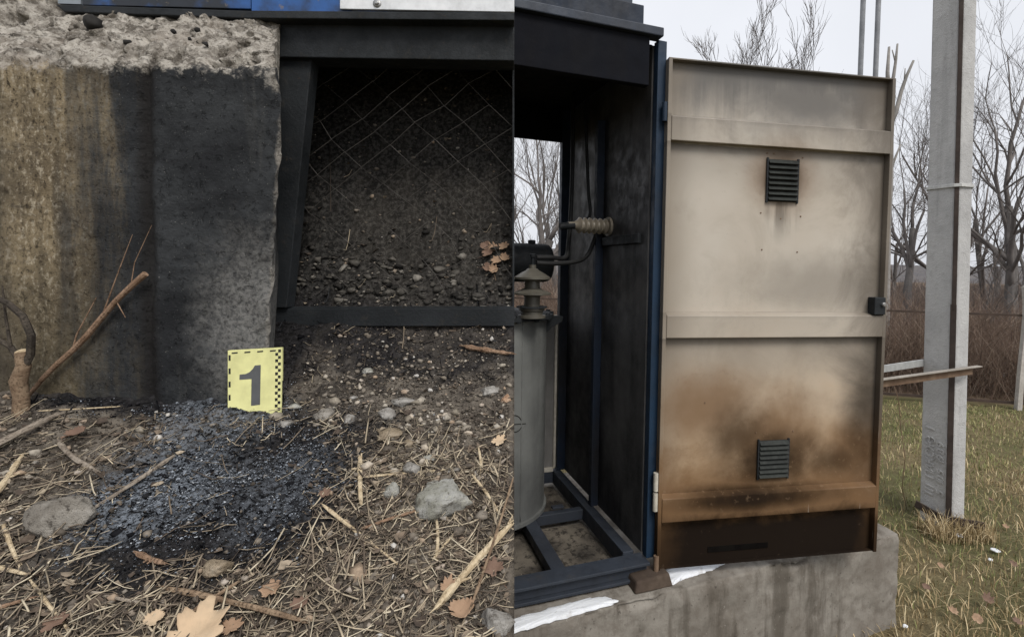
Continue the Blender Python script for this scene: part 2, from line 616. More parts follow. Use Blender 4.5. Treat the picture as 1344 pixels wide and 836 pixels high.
    tri = t.math('ADD', t.x, t.math('MULTIPLY', t.math('SUBTRACT', t.z, z_top), 0.42))
    me = t.ramp(t.math('ADD', tri, wn(n1, 0.1)), xr - 0.012, xr + 0.012, 0, 0.85)
    xk = t.math('MULTIPLY', t.math('SUBTRACT', t.z, U(350, 440, 1.0).z), (U(367, 150, 1.0).x - U(350, 440, 1.0).x) / (U(367, 150, 1.0).z - U(350, 440, 1.0).z))
    xk = t.math('SUBTRACT', t.math('SUBTRACT', t.x, U(350, 440, 1.0).x), xk)
    ar = t.math('MULTIPLY', t.ramp(t.math('ADD', xk, wn(n1, 0.02)), -0.007, -0.001, 0, .6), t.ramp(n0, .4, .6, .2, 1))  # thin pale highlight painted down the right arris
    c = t.mix(t.math('MAXIMUM', t.math('MAXIMUM', mt, me), ar), c, raw)
    pit = t.ramp(t.noise(75, 5, .75), .36, .42)
    h = t.math('ADD', t.math('ADD', t.math('MULTIPLY', n2, 0.6), t.math('MULTIPLY', n1, 0.8)), t.math('MULTIPLY', pit, .5))
    return t.done(c, 0.95, 0, h, 0.006, 0.9, 0.1)


BL_BASE = (U(180, 520, 1.0).x, 1.12, float(zb(-0.9, 1.12)) - 0.05)


def build_block():
    # cross profile in (s along height) : front face, broken sloping rim, top back
    mat = block_material()
    zf0 = U(180, 560, 1.0).z
    z1 = U(180, 88, 1.0).z
    p2 = U(180, 20, 1.19)
    prof = []
    for k in range(90):
        prof.append((1.0, zf0 + (z1 - zf0) * k / 89))
    for k in range(1, 40):
        a = k / 39
        prof.append((1.0 + 0.19 * a, z1 + (p2.z - z1) * (a ** 0.9)))
    for k in range(1, 16):
        prof.append((1.19 + 0.17 * k / 15, p2.z + 0.01))
    for k in range(1, 14):
        prof.append((1.36, p2.z + 0.01 - (p2.z - zf0) * k / 13))
    prof = np.array(prof)
    nx = 260
    s = np.linspace(0, 1, nx)
    xl = -1.68
    Yp = np.repeat(prof[:, 0][:, None], nx, 1)
    Zp = np.repeat(prof[:, 1][:, None], nx, 1)
    # right end follows the corner seen in the photo and tapers back
    zt, zbm = U(362, 60, 1.0).z, U(352, 440, 1.0).z
    xr = np.interp(Zp[:, 0], [zbm, U(366, 150, 1.0).z, zt], [U(350, 440, 1.0).x, U(367, 150, 1.0).x, U(358, 60, 1.0).x])
    xr = xr - np.clip(prof[:, 0] - 1.0, 0, 1) * 0.52
    X = xl + (xr[:, None] - xl) * s[None, :]
    Zp = Zp - (X + 0.75) * ROLL
    d = 0.0016 * fbm(X, Zp, 60, 3, 21) + 0.002 * fbm(X, Zp, 9, 2, 22)
    rim = np.clip((Zp - (z1 - 0.01)) / 0.02, 0, 1) * (prof[:, 0][:, None] < 1.3)
    d = d + rim * (0.006 * fbm(X, Zp, 18, 3, 23) + 0.012 * (1 - 2 * np.abs(fbm(X, Zp, 40, 3, 24))) * .6 + 0.006 * fbm(X, Zp, 110, 2, 28) - 0.012 * np.clip(fbm(X, Zp, 34, 2, 29) - .45, 0, 1) * 3)
    xj = U(193, 300, 1.0).x
    groove = np.exp(-((X - xj - 0.006 * fbm(Zp, X * 0, 8, 2, 31)) / 0.012) ** 2) * (1 - rim)
    step = np.clip((X - xj) / 0.02, 0, 1) * 0.003 * (1 - rim)
    corner = np.clip((X - (xr[:, None] - 0.05)) / 0.05, 0, 1) ** 2
    Y = Yp - d * 1.0 + groove * 0.009 - step + corner * (0.008 + 0.006 * fbm(X, Zp, 34, 3, 25)) * (prof[:, 0][:, None] < 1.3)
    back = np.clip((Yp - 1.12) / 0.07, 0, 1)
    Z = Zp + rim * (0.006 * fbm(X, Y, 40, 3, 26)) + back * np.clip((U(78, 10, 1.19).x - X) / 0.03, 0, 1) * 0.09
    X = X + corner * 0.003 * fbm(Zp, Zp * 0 + 3, 40, 3, 27)
    V = np.stack([X, Y, Z], -1).reshape(-1, 3)
    nyp = len(prof)
    i = np.arange((nyp - 1) * nx).reshape(-1, nx)[:, :-1].ravel()
    Fc = np.stack([i, i + 1, i + nx + 1, i + nx], -1)
    root = thing('foundation_block', 'rough concrete foundation block with tan weathered left half and soot-blackened right half', 'foundation', BL_BASE)
    V0 = V - np.array(BL_BASE)
    # material reads world metres: keep the mesh in world coordinates and shift the object back
    o = np_obj('cast_block', V, Fc, mat, True, root)
    o.location = (-BL_BASE[0], -BL_BASE[1], -BL_BASE[2])
    # end caps
    for col in (0, nx - 1):
        e = build(MB().add([tuple(V[r * nx + col]) for r in range(nyp)], [tuple(range(nyp))]), 'block_end', mat, root, local=True)
        e.location = o.location
    return root


block = build_block()


def rock(name, c, sx, sy, sz, mat, seed, label, cat='stone', group=None, sub=3, rough=0.35, sink=0.3, rz=None):
    bm = bmesh.new()
    bmesh.ops.create_icosphere(bm, subdivisions=sub, radius=1)
    off = Vector((seed * 3.7, seed * 1.3, -seed * 2.1))
    rl = random.Random(seed)
    planes = [(Vector((rl.gauss(0, 1), rl.gauss(0, 1), rl.gauss(0, .8))).normalized(), rl.uniform(0.5, 0.85)) for _ in range(13)]
    for v in bm.verts:
        p = v.co.copy()
        for nrm, dd in planes:
            ex = p.dot(nrm) - dd
            if ex > 0:
                p -= nrm * ex * 0.95
        p *= 1 + rough * 0.5 * mnoise.noise(v.co * 1.5 + off) + rough * 0.3 * mnoise.noise(v.co * 4 + off) + rough * 0.2 * mnoise.noise(v.co * 9 + off)
        v.co = Vector((p.x * sx, p.y * sy, p.z * sz))
    me = bpy.data.meshes.new(name)
    bm.to_mesh(me)
    bm.free()
    me.shade_smooth()
    me.materials.append(mat)
    o = bpy.data.objects.new(name, me)
    COL.objects.link(o)
    o.location = (c[0], c[1], c[2] + sz * (1 - 2 * sink))
    o.rotation_euler = (0, 0, rl.uniform(-.4, .4) if rz is None else rz)
    return tag(o, label, cat, group)


def mat_stone(name, c1, c2, dark, spot):
    t = NT(name)
    n0, n1, n2, n3 = t.noise(25, 4), t.noise(90, 6, 0.7), t.noise(300, 5, 0.7), t.noise(45, 5, 0.7)
    c = t.mix(t.ramp(n0, 0.38, 0.62), c1, c2)
    c = t.mix(t.ramp(n1, 0.47, 0.36, 0, 0.8), c, dark)
    c = t.mix(t.ramp(n3, 0.56, 0.66, 0, 0.7), c, spot)
    c = t.mix(t.ramp(n2, 0.44, 0.36, 0, 0.5), c, dark)
    return t.done(c, 0.95, 0, t.math('ADD', n1, t.math('MULTIPLY', n2, .5)), 0.004, 1.0, 0.12)


M_stone = mat_stone('grey_field_stone', (0.22, 0.205, 0.185), (0.34, 0.325, 0.3), (0.09, 0.08, 0.068), (0.42, 0.4, 0.37))
M_stone_b = mat_stone('brown_field_stone', (0.19, 0.172, 0.148), (0.29, 0.268, 0.235), (0.06, 0.052, 0.044), (0.33, 0.31, 0.28))
M_stone_l = mat_stone('lichen_stone', (0.27, 0.265, 0.225), (0.38, 0.375, 0.35), (0.11, 0.1, 0.08), (0.46, 0.45, 0.37))
M_stone_p = mat_stone('pink_stone', (0.36, 0.22, 0.14), (0.46, 0.31, 0.21), (0.15, 0.09, 0.06), (0.5, 0.38, 0.28))
M_stone_t = mat_stone('tan_stone', (0.22, 0.175, 0.12), (0.31, 0.25, 0.18), (0.09, 0.07, 0.05), (0.36, 0.31, 0.24))
M_char = mat_simple('charred_lump', (0.012, 0.011, 0.011), (0.03, 0.028, 0.026), 90, 0.95, dist=0.002)

# ------------------------------------------------------------------ steel kiosk on the block (its lower edge, the mesh opening)
def dark_steel():
    t = NT('sooted_steel')
    n0, n1, n2, n3 = t.noise(6, 5), t.noise(40, 6, .7), t.noise(160, 5, .7), t.noise(30, 6, .75)
    c = t.mix(t.ramp(n0, .35, .65), (0.010, 0.012, 0.014), (0.021, 0.024, 0.027))
    c = t.mix(t.ramp(n1, .55, .7, 0, .6), c, (0.036, 0.034, 0.031))
    c = t.mix(t.ramp(n3, .64, .68, 0, .6), c, (0.05, 0.033, 0.022))
    c = t.mix(t.ramp(n2, .68, .73, 0, .6), c, (0.12, 0.11, 0.1))
    return t.done(c, t.ramp(n1, .3, .7, .5, .85), 0, t.math('ADD', n1, n2), .0015, .6, .3)
M_dark = dark_steel()
def blue_paint(name, soot):
    t = NT(name)
    n1, n2 = t.noise(9, 5, 0.6), t.noise(60, 5)
    c = t.mix(t.ramp(n1, 0.5 - soot, 0.72 - soot), (0.022, 0.095, 0.3), (0.016, 0.02, 0.028))
    c = t.mix(t.ramp(n2, 0.62, 0.74, 0, 0.7), c, (0.2, 0.16, 0.11))
    return t.done(c, t.ramp(n2, 0.3, 0.7, 0.35, 0.6), 0, n2, 0.0005, 0.4, 0.45)
M_blue = blue_paint('blue_paint_scorched', 0.06)
M_blue_d = blue_paint('blue_paint_sooted', 0.16)
M_white = mat_simple('white_sheet_paint', (0.84, 0.85, 0.86), (0.78, 0.8, 0.82), 30, 0.45, dist=0.0003)
M_zinc = mat_simple('zinc_bolt', (0.5, 0.5, 0.5), (0.35, 0.34, 0.33), 90, 0.4, metal=0.8)
M_wire = mat_simple('mesh_wire', (0.055, 0.05, 0.045), (0.095, 0.087, 0.078), 60, 0.55, metal=0.3)


def on_cut(Y, z, back=0.0):
    return Vector((cutX(Y, z) - back, Y, z))


def build_kiosk():
    bz = U(500, 400, 1.2).z
    base = Vector((U(500, 400, 1.2).x, 1.3, U(500, 20, 1.2).z))
    k = thing('steel_kiosk', 'blue and white steel kiosk edge with sooted beam over a wire mesh opening', 'kiosk', base)
    YB = 1.17
    zt = EYE + 1.15
    # lower beam (sooted) : spans from the block corner to the end plane
    def to_cut(pxl, pyt, pyb, pyt2, pyb2, Y, th):
        """board from a left pixel to the end plane; pyt.. at left and right ends"""
        a, d = U(pxl, pyt, Y), U(pxl, pyb, Y)
        b, c = U(675, pyt2, Y), U(675, pyb2, Y)
        b2 = Vector((cutX(Y + th, b.z), Y + th, b.z))
        c2 = Vector((cutX(Y + th, c.z), Y + th, c.z))
        kk = Vector((0, th, 0))
        return MB().hexa([d, c, c2, d + kk, a, b, b2, a + kk])
    build(to_cut(362, 26, 75, 28, 80, YB, 0.06), 'sill_beam', M_dark, k, bevel=0.002)
    build(to_cut(330, 14, 24, 17, 27, YB - 0.03, 0.12), 'drip_lip', M_dark, k, bevel=0.0015)
    # wall sheets above the lip
    zl = U(400, 15, YB).z
    mb = MB()
    a = U(338, 14, YB - 0.012)
    mb.hexa([U(330, 15, YB - .012), U(455, 16, YB - .012), U(455, 16, YB - .012) + Vector((0, .03, 0)), U(330, 15, YB - .012) + Vector((0, .03, 0)),
             U(330, -260, YB - .012), U(455, -260, YB - .012), U(455, -260, YB - .012) + Vector((0, .03, 0)), U(330, -260, YB - .012) + Vector((0, .03, 0))])
    build(mb, 'blue_wall_sheet', M_blue, k, bevel=0.001)
    build(to_cut(446, -260, 12, -260, 16, YB - 0.02, 0.006), 'white_wall_panel', M_white, k, bevel=0.001)
    p = U(495, 5, YB - 0.02)
    w = build(MB().lathe([(0.009, 0), (0.0085, 0.002), (0.003, 0.0025)], p + Vector((0, 0.0005, 0)), (0, -1, 0), 20), 'washer', M_zinc, k, True)
    build(MB().lathe([(0.005, 0.002), (0.005, 0.005), (0.003, 0.0065)], p + Vector((0, 0.0005, 0)), (0, -1, 0), 6), 'bolt', M_zinc, k)
    # rail lying on top of the block to the left
    mb = MB()
    mb.slab([(72, 6), (345, 15), (345, 25), (84, 16)], 1.165, 0.05)
    build(mb, 'base_rail', M_dark, k, bevel=0.002)
    build(MB().slab([(108, -120), (329, -120), (329, 12), (108, 7)], 1.172, 0.03), 'blue_wall_sheet', M_blue_d, k, bevel=0.001)
    build(MB().slab([(76, -120), (106, -120), (106, 6), (76, 5)], 1.176, 0.02), 'grey_filler_plate', mat_simple('grey_plate', (0.2, 0.23, 0.27), (0.28, 0.31, 0.34), 30), k)
    # back sheet and roof close the kiosk
    zr = U(400, -255, YB).z
    xl = U(80, 0, 1.18).x
    build(MB().box(xl, cutX(1.5, zr) - 0.01, 1.49, 1.5, U(400, 60, 1.49).z, zr), 'back_sheet', M_blue_d, k)
    build(MB().hexa([(xl, 1.15, zr), on_cut(1.15, zr), on_cut(1.52, zr), (xl, 1.52, zr), (xl, 1.15, zr + .02), on_cut(1.15, zr + .02), on_cut(1.52, zr + .02), (xl, 1.52, zr + .02)]), 'roof_sheet', M_blue_d, k)
    build(MB().hexa([(xl, 1.2, zl - .03), on_cut(1.235, zl - .03, .004), on_cut(1.49, zl - .03, .004), (xl, 1.49, zl - .03), (xl, 1.2, zl - .02), on_cut(1.235, zl - .02, .004), on_cut(1.49, zl - .02, .004), (xl, 1.49, zl - .02)]), 'floor_sheet', M_dark, k)
    # added sheet, edge-on and unseen, closes the void against side light
    zlo = U(675, 426, 1.2).z
    q = []
    for z in (zlo, zr):
        for (Y, b) in ((1.235, 0.0), (1.49, 0.0), (1.49, 0.004), (1.235, 0.004)):
            q.append(on_cut(Y, z, b))
    build(MB().hexa([q[0], q[1], q[2], q[3], q[4], q[5], q[6], q[7]]), 'added_end_sheet', M_dark, k)
    # post beside the block, bottom bar with its lit upper edge
    build(MB().slab([(362, 74), (409, 76), (376, 404), (352, 404)], 1.185, 0.035), 'post', M_dark, k, bevel=0.0015)
    build(to_cut(350, 405, 428, 405, 428, 1.195, 0.012), 'bottom_bar', M_dark, k, bevel=0.001)
    build(to_cut(350, 403, 407, 403, 407, 1.207, 0.03), 'bottom_bar_flange', M_dark, k, bevel=0.001)
    # chain link : zigzag wires in a sheet that hangs a little slack behind the frame
    mb = MB()
    def W(u_, j):
        rj = random.Random(int(u_ * 2) * 71 + j)
        px = 396 + u_ * 60 - 5.5 * j + rj.uniform(-3, 3) + 9 * math.sin(j * 0.5 + u_ * 0.8)
        py = 74 + 24.6 * j + rj.uniform(-3, 3) + 9 * math.sin(u_ * 1.1 + 0.7) + 3 * math.sin(u_ * 0.7 + j * 0.5)
        return U(px, py, 1.245 + 0.006 * math.sin(u_ * 1.2 + j * 0.35))
    for i in range(-2, 15):
        path = []
        for j in range(0, 14):
            w_ = W(i / 2 + 0.5 * ((i + j) % 2), j)
            w_.y += 0.0012 * (1 if i % 2 else -1)
            if w_.x < cutX(w_.y, w_.z) - 0.003 and w_.x > U(372, 240, 1.245).x:
                path.append(w_)
            else:
                if path and w_.x > path[-1].x:
                    c_ = path[-1].copy()
                    e_ = c_.copy()
                    for q_ in range(1, 21):
                        t_ = c_.lerp(w_, q_ / 20)
                        if t_.x < cutX(t_.y, t_.z) - 0.002:
                            e_ = t_
                    path.append(e_)
                if len(path) > 1:
                    mb.tube(path, 0.00085, 6)
                path = []
        if len(path) > 1:
            mb.tube(path, 0.00085, 6)
    o = build(mb, 'wire_mesh', M_wire, k)
    return k


kiosk = build_kiosk()

# ------------------------------------------------------------------ numbered evidence marker
def build_marker():
    M_y = mat_simple('marker_yellow', (0.9, 0.88, 0.42), (0.87, 0.85, 0.4), 20, 0.4, dist=0.0002)
    M_g = mat_simple('marker_numeral_grey', (0.115, 0.12, 0.125), (0.13, 0.135, 0.14), 40, 0.5, dist=0.0001)
    M_k = mat_simple('marker_black', (0.02, 0.02, 0.02), (0.03, 0.03, 0.03), 40, 0.5, dist=0.0001)
    Ym = 0.965
    A, B, C, D = [U(*p, Ym) for p in ((299, 460), (370, 456), (369, 544), (299, 549))]
    root = thing('evidence_marker', 'yellow evidence marker card with grey number 1 at the block corner', 'marker', ((C + D) / 2))
    kk = Vector((0, 0.0025, 0))
    build(MB().hexa([D, C, C + kk, D + kk, A, B, B + kk, A + kk]), 'card', M_y, root)
    # rear leg of the tent
    lo = Vector((0, 0.03, -0.002))
    build(MB().hexa([A * 0.5 + D * 0.5 + kk, B * .5 + C * .5 + kk, B * .5 + C * .5 + kk * 2, A * .5 + D * .5 + kk * 2, A + kk * .9, B + kk * .9, B + kk * 1.8, A + kk * 1.8]), 'rear_leaf', M_y, root)
    fwd = Vector((0, -0.0004, 0))
    def P(u, v, e=0.0):
        return A * (1 - u) * (1 - v) + B * u * (1 - v) + D * (1 - u) * v + C * u * v + fwd + Vector((0, -e, 0))
    def patch(poly, name, m):
        build(MB().prism([P(u, v) for u, v in poly], (0, 0.0006, 0)), name, m, root)
    w, h = 497.0, 610.0        # marker drawn in card units
    q = lambda x, y: ((x - 98) / w, (y - 130) / h)
    patch([q(*p) for p in ((348, 278), (402, 276), (398, 636), (315, 640), (318, 398), (206, 398), (208, 352), (262, 350), (300, 335), (330, 308))], 'numeral', M_g)
    for i in range(4):
        x = 135 + i * 117
        patch([q(x, 150), q(x + 54, 148), q(x + 54, 160), q(x, 162)], 'scale_dash', M_k)
    for i in range(5):
        y = 172 + i * 119
        patch([q(106, y), q(124, y), q(124, y + 50), q(106, y + 50)], 'scale_dash', M_k)
    for i in range(20):
        y = 146 + i * 29.3
        x = 562 if i % 2 == 0 else 536
        patch([q(x, y), q(x + 25, y), q(x + 25, y + 26), q(x, y + 26)], 'scale_square', M_k)


build_marker()

# ------------------------------------------------------------------ stones, sticks and leaves on the bank
def px_rock(name, px, py, wpx, hpx, mat, seed, label, group=None, sub=4, sink=0.34, depth=0.8):
    b = hit(px, py + hpx * 0.42)
    s = b.y / F_PX
    sx = wpx * s / 2
    rock(name, (b.x, b.y + sx * depth * 0.45, b.z), sx, sx * depth, hpx * s / 2 * 0.85, mat, seed, label, 'stone', group, sub, sink=sink)


px_rock('field_stone', 72, 664, 90, 82, M_stone_b, 3, 'brown-grey fist-sized stone beside the charred patch', sub=4)
px_rock('field_stone', 580, 648, 100, 74, M_stone_l, 5, 'pale lichened stone, largest on the gravelly soil', sub=4)
px_rock('field_stone', 650, 812, 50, 60, M_stone, 8, 'light grey stone beside the split pale stick', sub=4)
px_rock('field_stone', 284, 742, 46, 28, M_stone_t, 10, 'mossy tan stone half buried in the black ash')
for i, (px, py, w_, h_, m_, lab) in enumerate([
        (541, 612, 26, 28, M_stone, 'squat grey pebble touching the top of the lichened stone'), (512, 637, 22, 40, M_stone_l, 'upright oval pebble just left of the lichened stone'),
        (528, 527, 32, 20, M_stone, 'broad flat grey pebble, upper one of a touching pair'), (505, 539, 28, 24, M_stone, 'pale rounded pebble, lower one of a touching pair'),
        (456, 549, 20, 18, M_stone, 'lone light pebble between the marker and the touching pair'), (384, 534, 22, 12, M_stone_l, 'white flat chip at the lower right corner of the marker'),
        (372, 553, 24, 16, M_stone, 'grey pebble just below the marker beside the white chip'), (424, 541, 30, 24, M_stone_b, 'dull brown pebble right of the white chip'),
        (482, 486, 20, 12, M_stone_l, 'pale pebble alone on the dark soil below the steel bar'), (560, 600, 20, 16, M_stone_l, 'small pale pebble behind the squat grey one'),
        (462, 520, 14, 10, M_stone, 'tiny grey pebble above the lone light one'), (598, 615, 22, 14, M_stone_b, 'brown pebble behind the right shoulder of the lichened stone')]):
    px_rock('pebble', px, py, w_, h_, m_, 20 + i, lab, 'pebbles right of the marker', 3)
px_rock('pebble', 641, 513, 36, 24, M_stone, 41, 'rounded grey pebble next to an orange-pink one', None)
px_rock('pebble', 664, 521, 18, 19, M_stone_p, 42, 'orange-pink pebble next to a rounded grey one', None)
px_rock('pebble', 508, 570, 46, 20, M_stone_t, 43, 'long flat tan stone chip above the lichened stone', None)
px_rock('pebble', 536, 581, 20, 16, M_stone_t, 44, 'small round ochre pebble beside the long tan chip', None, 2)
# lumps on the block's broken rim
for i, (px, py, w_, h_) in enumerate([(127, 32, 26, 20), (171, 59, 12, 10), (262, 41, 9, 7), (231, 44, 8, 7), (273, 60, 9, 7), (252, 54, 7, 6)]):
    z1_, z2_ = U(180, 88, 1.0).z, U(180, 20, 1.19).z
    Y = 1.0
    for q_ in range(200):
        a_ = q_ / 199
        p = U(px, py + h_ * .3, 1.0 + .19 * a_)
        if p.z <= z1_ + (z2_ - z1_) * a_ ** .9 - (p.x + .75) * ROLL:
            break
    Y = p.y
    p = p + Vector((0, -.006, .002))
    s = Y / F_PX
    rock('charred_crumb', (p.x, p.y, p.z - 0.002), w_ * s / 2, w_ * s / 2, h_ * s / 2, M_char, 60 + i,
         'largest black crumb on the pale broken rim of the block' if i == 0 else 'tiny dark crumb on the pale broken rim of the block', 'crumb', None if i == 0 else 'crumbs on the block rim', 2, sink=0.2)

def mat_wood(name, c1, c2, dark):
    t = NT(name)
    n0, n1, n2 = t.noise(60, 4, 0.6), t.noise(260, 5, 0.7, (1, 0.35, 1)), t.noise(500, 5, 0.7)
    c = t.mix(t.ramp(n0, 0.38, 0.62), c1, c2)
    c = t.mix(t.ramp(n1, 0.5, 0.36, 0, 0.85), c, dark)
    c = t.mix(t.ramp(n2, 0.58, 0.7, 0, 0.5), c, tuple(min(1, 1.6 * q) for q in c2))
    return t.done(c, 0.9, 0, n1, 0.002, 0.9, 0.15)


M_stick = mat_wood('brown_twig', (0.17, 0.115, 0.075), (0.27, 0.195, 0.13), (0.06, 0.04, 0.026))
M_stick_g = mat_wood('grey_weathered_stick', (0.2, 0.165, 0.13), (0.31, 0.265, 0.215), (0.07, 0.055, 0.045))
M_stick_p = mat_wood('pale_dry_stalk', (0.44, 0.345, 0.22), (0.58, 0.48, 0.33), (0.17, 0.12, 0.07))
M_stick_r = mat_wood('reddish_twig', (0.2, 0.125, 0.08), (0.3, 0.2, 0.135), (0.07, 0.045, 0.03))
M_stick_d = mat_wood('dark_bark', (0.05, 0.042, 0.035), (0.09, 0.075, 0.06), (0.02, 0.017, 0.014))


def stick(px0, py0, px1, py1, wpx, mat, label, name='twig', taper=0.75, seed=0, lift=0.0, group=None):
    a, b = hit(px0, py0), hit(px1, py1)
    r0 = wpx * 0.5 * a.y / F_PX * 0.9
    rl = random.Random(seed + int(px0 * 7 + py0))
    P, R = [], []
    n = 8
    off = Vector((rl.uniform(-1, 1), rl.uniform(-1, 1), 0)) * 0.035 * (b - a).length
    for i in range(n + 1):
        t = i / n
        p = a.lerp(b, t) + off * math.sin(math.pi * t)
        p.z = a.z + (b.z - a.z) * t
        P.append(p)
        R.append(r0 * (1 + (taper - 1) * t) * (1 + rl.uniform(-.16, .16)) * (.55 if i in (0, n) else 1))
    # rest it on the highest ground beneath it
    dz = max(float(zb(p.x, p.y)) - p.z for p in P[1:-1]) if n > 1 else 0
    for p in P:
        p.z += max(dz, 0) * 0.6 + r0 * 0.7 + lift
    mb = MB().tube(P, R, 8)
    fl = rl.uniform(.55, .8)
    ax_ = (b - a).normalized()
    for i_, q_ in enumerate(mb.v):       # split flat side and bark ridges
        pc = P[i_ // 8]
        dv = Vector(q_) - pc
        w__ = 1 + .22 * mnoise.noise(Vector(q_) * 160)
        dv = dv * w__
        if dv.z < 0:
            dv.z *= fl
        mb.v[i_] = tuple(pc + dv)
    for e_, s_ in ((0, -1), (n, 1)):     # frayed fibres
        for _ in range(3):
            st_ = P[e_] + Vector((rl.uniform(-.5, .5), rl.uniform(-.5, .5), rl.uniform(-.2, .5))) * r0
            mb.tube([st_ - ax_ * s_ * r0, st_ + (ax_ * s_ + Vector((rl.uniform(-.3, .3), rl.uniform(-.3, .3), rl.uniform(-.1, .2)))) * r0 * rl.uniform(.6, 2.2)], [r0 * .35, r0 * .08], 5)
    for _ in range(2 if wpx > 6 else 0):
        t = rl.uniform(.2, .8)
        i = int(t * n)
        p = P[i]
        d = (P[-1] - P[0]).normalized()
        side = Vector((d.y, -d.x, 0.3)) * rl.choice((-1, 1))
        mb.tube([p, p + (d * 0.6 + side).normalized() * r0 * 3.2], [R[i] * 0.5, R[i] * 0.3], 6)
    c = P[n // 2]
    o = build(mb, name, mat, smooth='auto', loc=(c.x, c.y, c.z - r0))
    return tag(o, label, 'stick', group)


stick(112, 682, 228, 603, 7, M_stick_g, 'thin brown-grey twig lying across the pale ash', seed=1, taper=1.2)
stick(-30, 607, 70, 556, 15, M_stick_g, 'thick grey weathered stick lying below the sapling stub', seed=2, taper=.7)
stick(78, 587, 128, 625, 8, M_stick_g, 'short stick beside the reddish leaf litter below the block', seed=3)
stick(215, 778, 402, 821, 10, M_stick, 'long brown broken stick crossing a shorter one above the big pale leaf', seed=4)
stick(250, 816, 310, 774, 9, M_stick, 'short brown stick crossed by a long one at the big pale leaf', seed=5, lift=.004)
stick(425, 668, 522, 748, 7, M_stick_p, 'bent tan stalk at the edge of the charred patch', seed=6, taper=.5)
stick(572, 822, 671, 702, 14, M_stick_p, 'thick pale split stalk, the brightest stick on the bank', seed=7, taper=.8, lift=.004)
stick(617, 815, 673, 640, 5, M_stick, 'long thin tan stalk lying beside the thick pale split stalk', seed=8, taper=.8, lift=.008)
stick(473, 605, 474, 668, 8, M_stick_p, 'short pale reed piece upright in view between gravel and char', seed=9)
stick(480, 632, 582, 622, 4, M_stick_p, 'thin straight straw reaching to the lichened stone', seed=10)
stick(573, 737, 572, 680, 6, M_stick_p, 'upright pale straw, steeper arm of a V below the lichened stone', seed=11, group='straws in a V')
stick(567, 740, 602, 697, 5, M_stick_p, 'slanting pale straw, leaning arm of a V below the lichened stone', seed=12, group='straws in a V')
stick(118, 780, 190, 797, 6, M_stick_g, 'short grey twig in the straw litter beside the black ash', seed=14)
stick(52, 545, 156, 538, 3, M_stick_p, 'thin pale straw at the foot of the leaning twig', seed=15)
stick(620, 625, 656, 682, 5, M_stick_p, 'thin tan stalk leaning past the right side of the lichened stone', seed=16)
stick(612, 461, 668, 469, 9, M_stick_r, 'pinkish wood splinter on the charred strip below the steel bar', seed=17)
stick(180, 735, 216, 746, 9, M_stick_r, 'short reddish wood chip at the lower edge of the ash', seed=18)
stick(-20, 672, 30, 600, 10, M_stick_p, 'broad tan dry blade beside the brown-grey stone', seed=19)
stick(4, 690, 26, 752, 6, M_stick_p, 'pale stalk pointing down slope below the brown-grey stone', seed=20)
stick(-20, 748, 38, 757, 7, M_stick_p, 'short pale stalk lying level in the straw litter', seed=21)
stick(480, 697, 546, 674, 6, M_stick_r, 'reddish-brown twig below the short pale reed piece', seed=22)
stick(535, 672, 600, 690, 4, M_stick_g, 'thin grey twig just under the lichened stone', seed=23)
stick(628, 590, 630, 632, 4, M_stick_p, 'short thin straw above the right shoulder of the lichened stone', seed=24)
stick(628, 640, 668, 605, 5, M_stick_g, 'grey twig right of the lichened stone', seed=25)
stick(-5, 812, 45, 790, 7, M_stick_r, 'reddish twig in the straw litter furthest from the block', seed=26)
stick(90, 836, 40, 770, 6, M_stick_p, 'tan stalk crossing the straw litter downslope of the grey twig', seed=27)

# twig leaning on the block
a, b = hit(38, 523), U(191, 357, 0.984)
a.z += 0.004
P = [a.lerp(b, i / 8) + Vector((0, 0, 0.004 * math.sin(i * 1.3))) for i in range(9)]
mb = MB().tube(P, [0.0034, 0.0044, 0.0049, 0.005, 0.0054, 0.005, 0.0049, 0.0053, 0.0056], 9)
mb.tube([P[3], P[3] + Vector((0.012, -0.004, 0.03)), P[3] + Vector((0.05, -0.004, 0.10))], [0.0016, 0.0013, 0.0007], 6)
mb.tube([P[5], P[5] + Vector((0.03, -0.004, 0.07)), P[5] + Vector((0.06, 0.0, 0.155))], [0.0014, 0.001, 0.0005], 6)
mb.tube([P[6], P[6] + Vector((0.022, -0.006, -0.03))], [0.0012, 0.0006], 6)
mb.tube([P[7], P[8] + Vector((-0.02, 0.0, 0.02)), P[8] + Vector((0.008, 0.006, 0.09))], [0.001, 0.0008, 0.0004], 5)
o = build(mb, 'leaning_twig', M_stick_r, smooth='auto', loc=tuple(a))
tag(o, 'reddish-brown broken twig leaning against the sooty face of the block', 'stick')

# sapling stub at the block
sb = hit(27, 543)
root = thing('sapling_stub', 'cut sapling stub with two dark bent shoots growing at the block', 'sapling', sb)
Yp = sb.y
mb = MB().tube([sb + Vector((0, 0, -.03)), U(28, 520, Yp), U(24, 500, Yp), U(31, 480, Yp), U(28, 462, Yp)], [0.013, 0.0115, 0.0125, 0.0105, 0.0095], 12)
build(mb, 'stem', M_stick, root, 'auto')
build(MB().lathe([(0.0092, 0), (0.009, .0012)], U(28, 462, Yp), (0.05, -0.45, 1), 14), 'cut_face', M_stick_p, root)
build(MB().tube([U(32, 482, Yp), U(40, 465, Yp), U(41, 440, Yp - .01), U(30, 415, Yp - .01), U(10, 398, Yp - .015), U(-12, 388, Yp - .02)], [0.006, 0.0062, 0.006, 0.0056, 0.005, 0.004], 9), 'shoot', M_stick_d, root, 'auto')
build(MB().tube([U(26, 474, Yp), U(14, 455, Yp), U(-4, 445, Yp), U(-20, 436, Yp)], [0.005, 0.0046, 0.0042, 0.0036], 8), 'shoot', M_stick_d, root, 'auto')
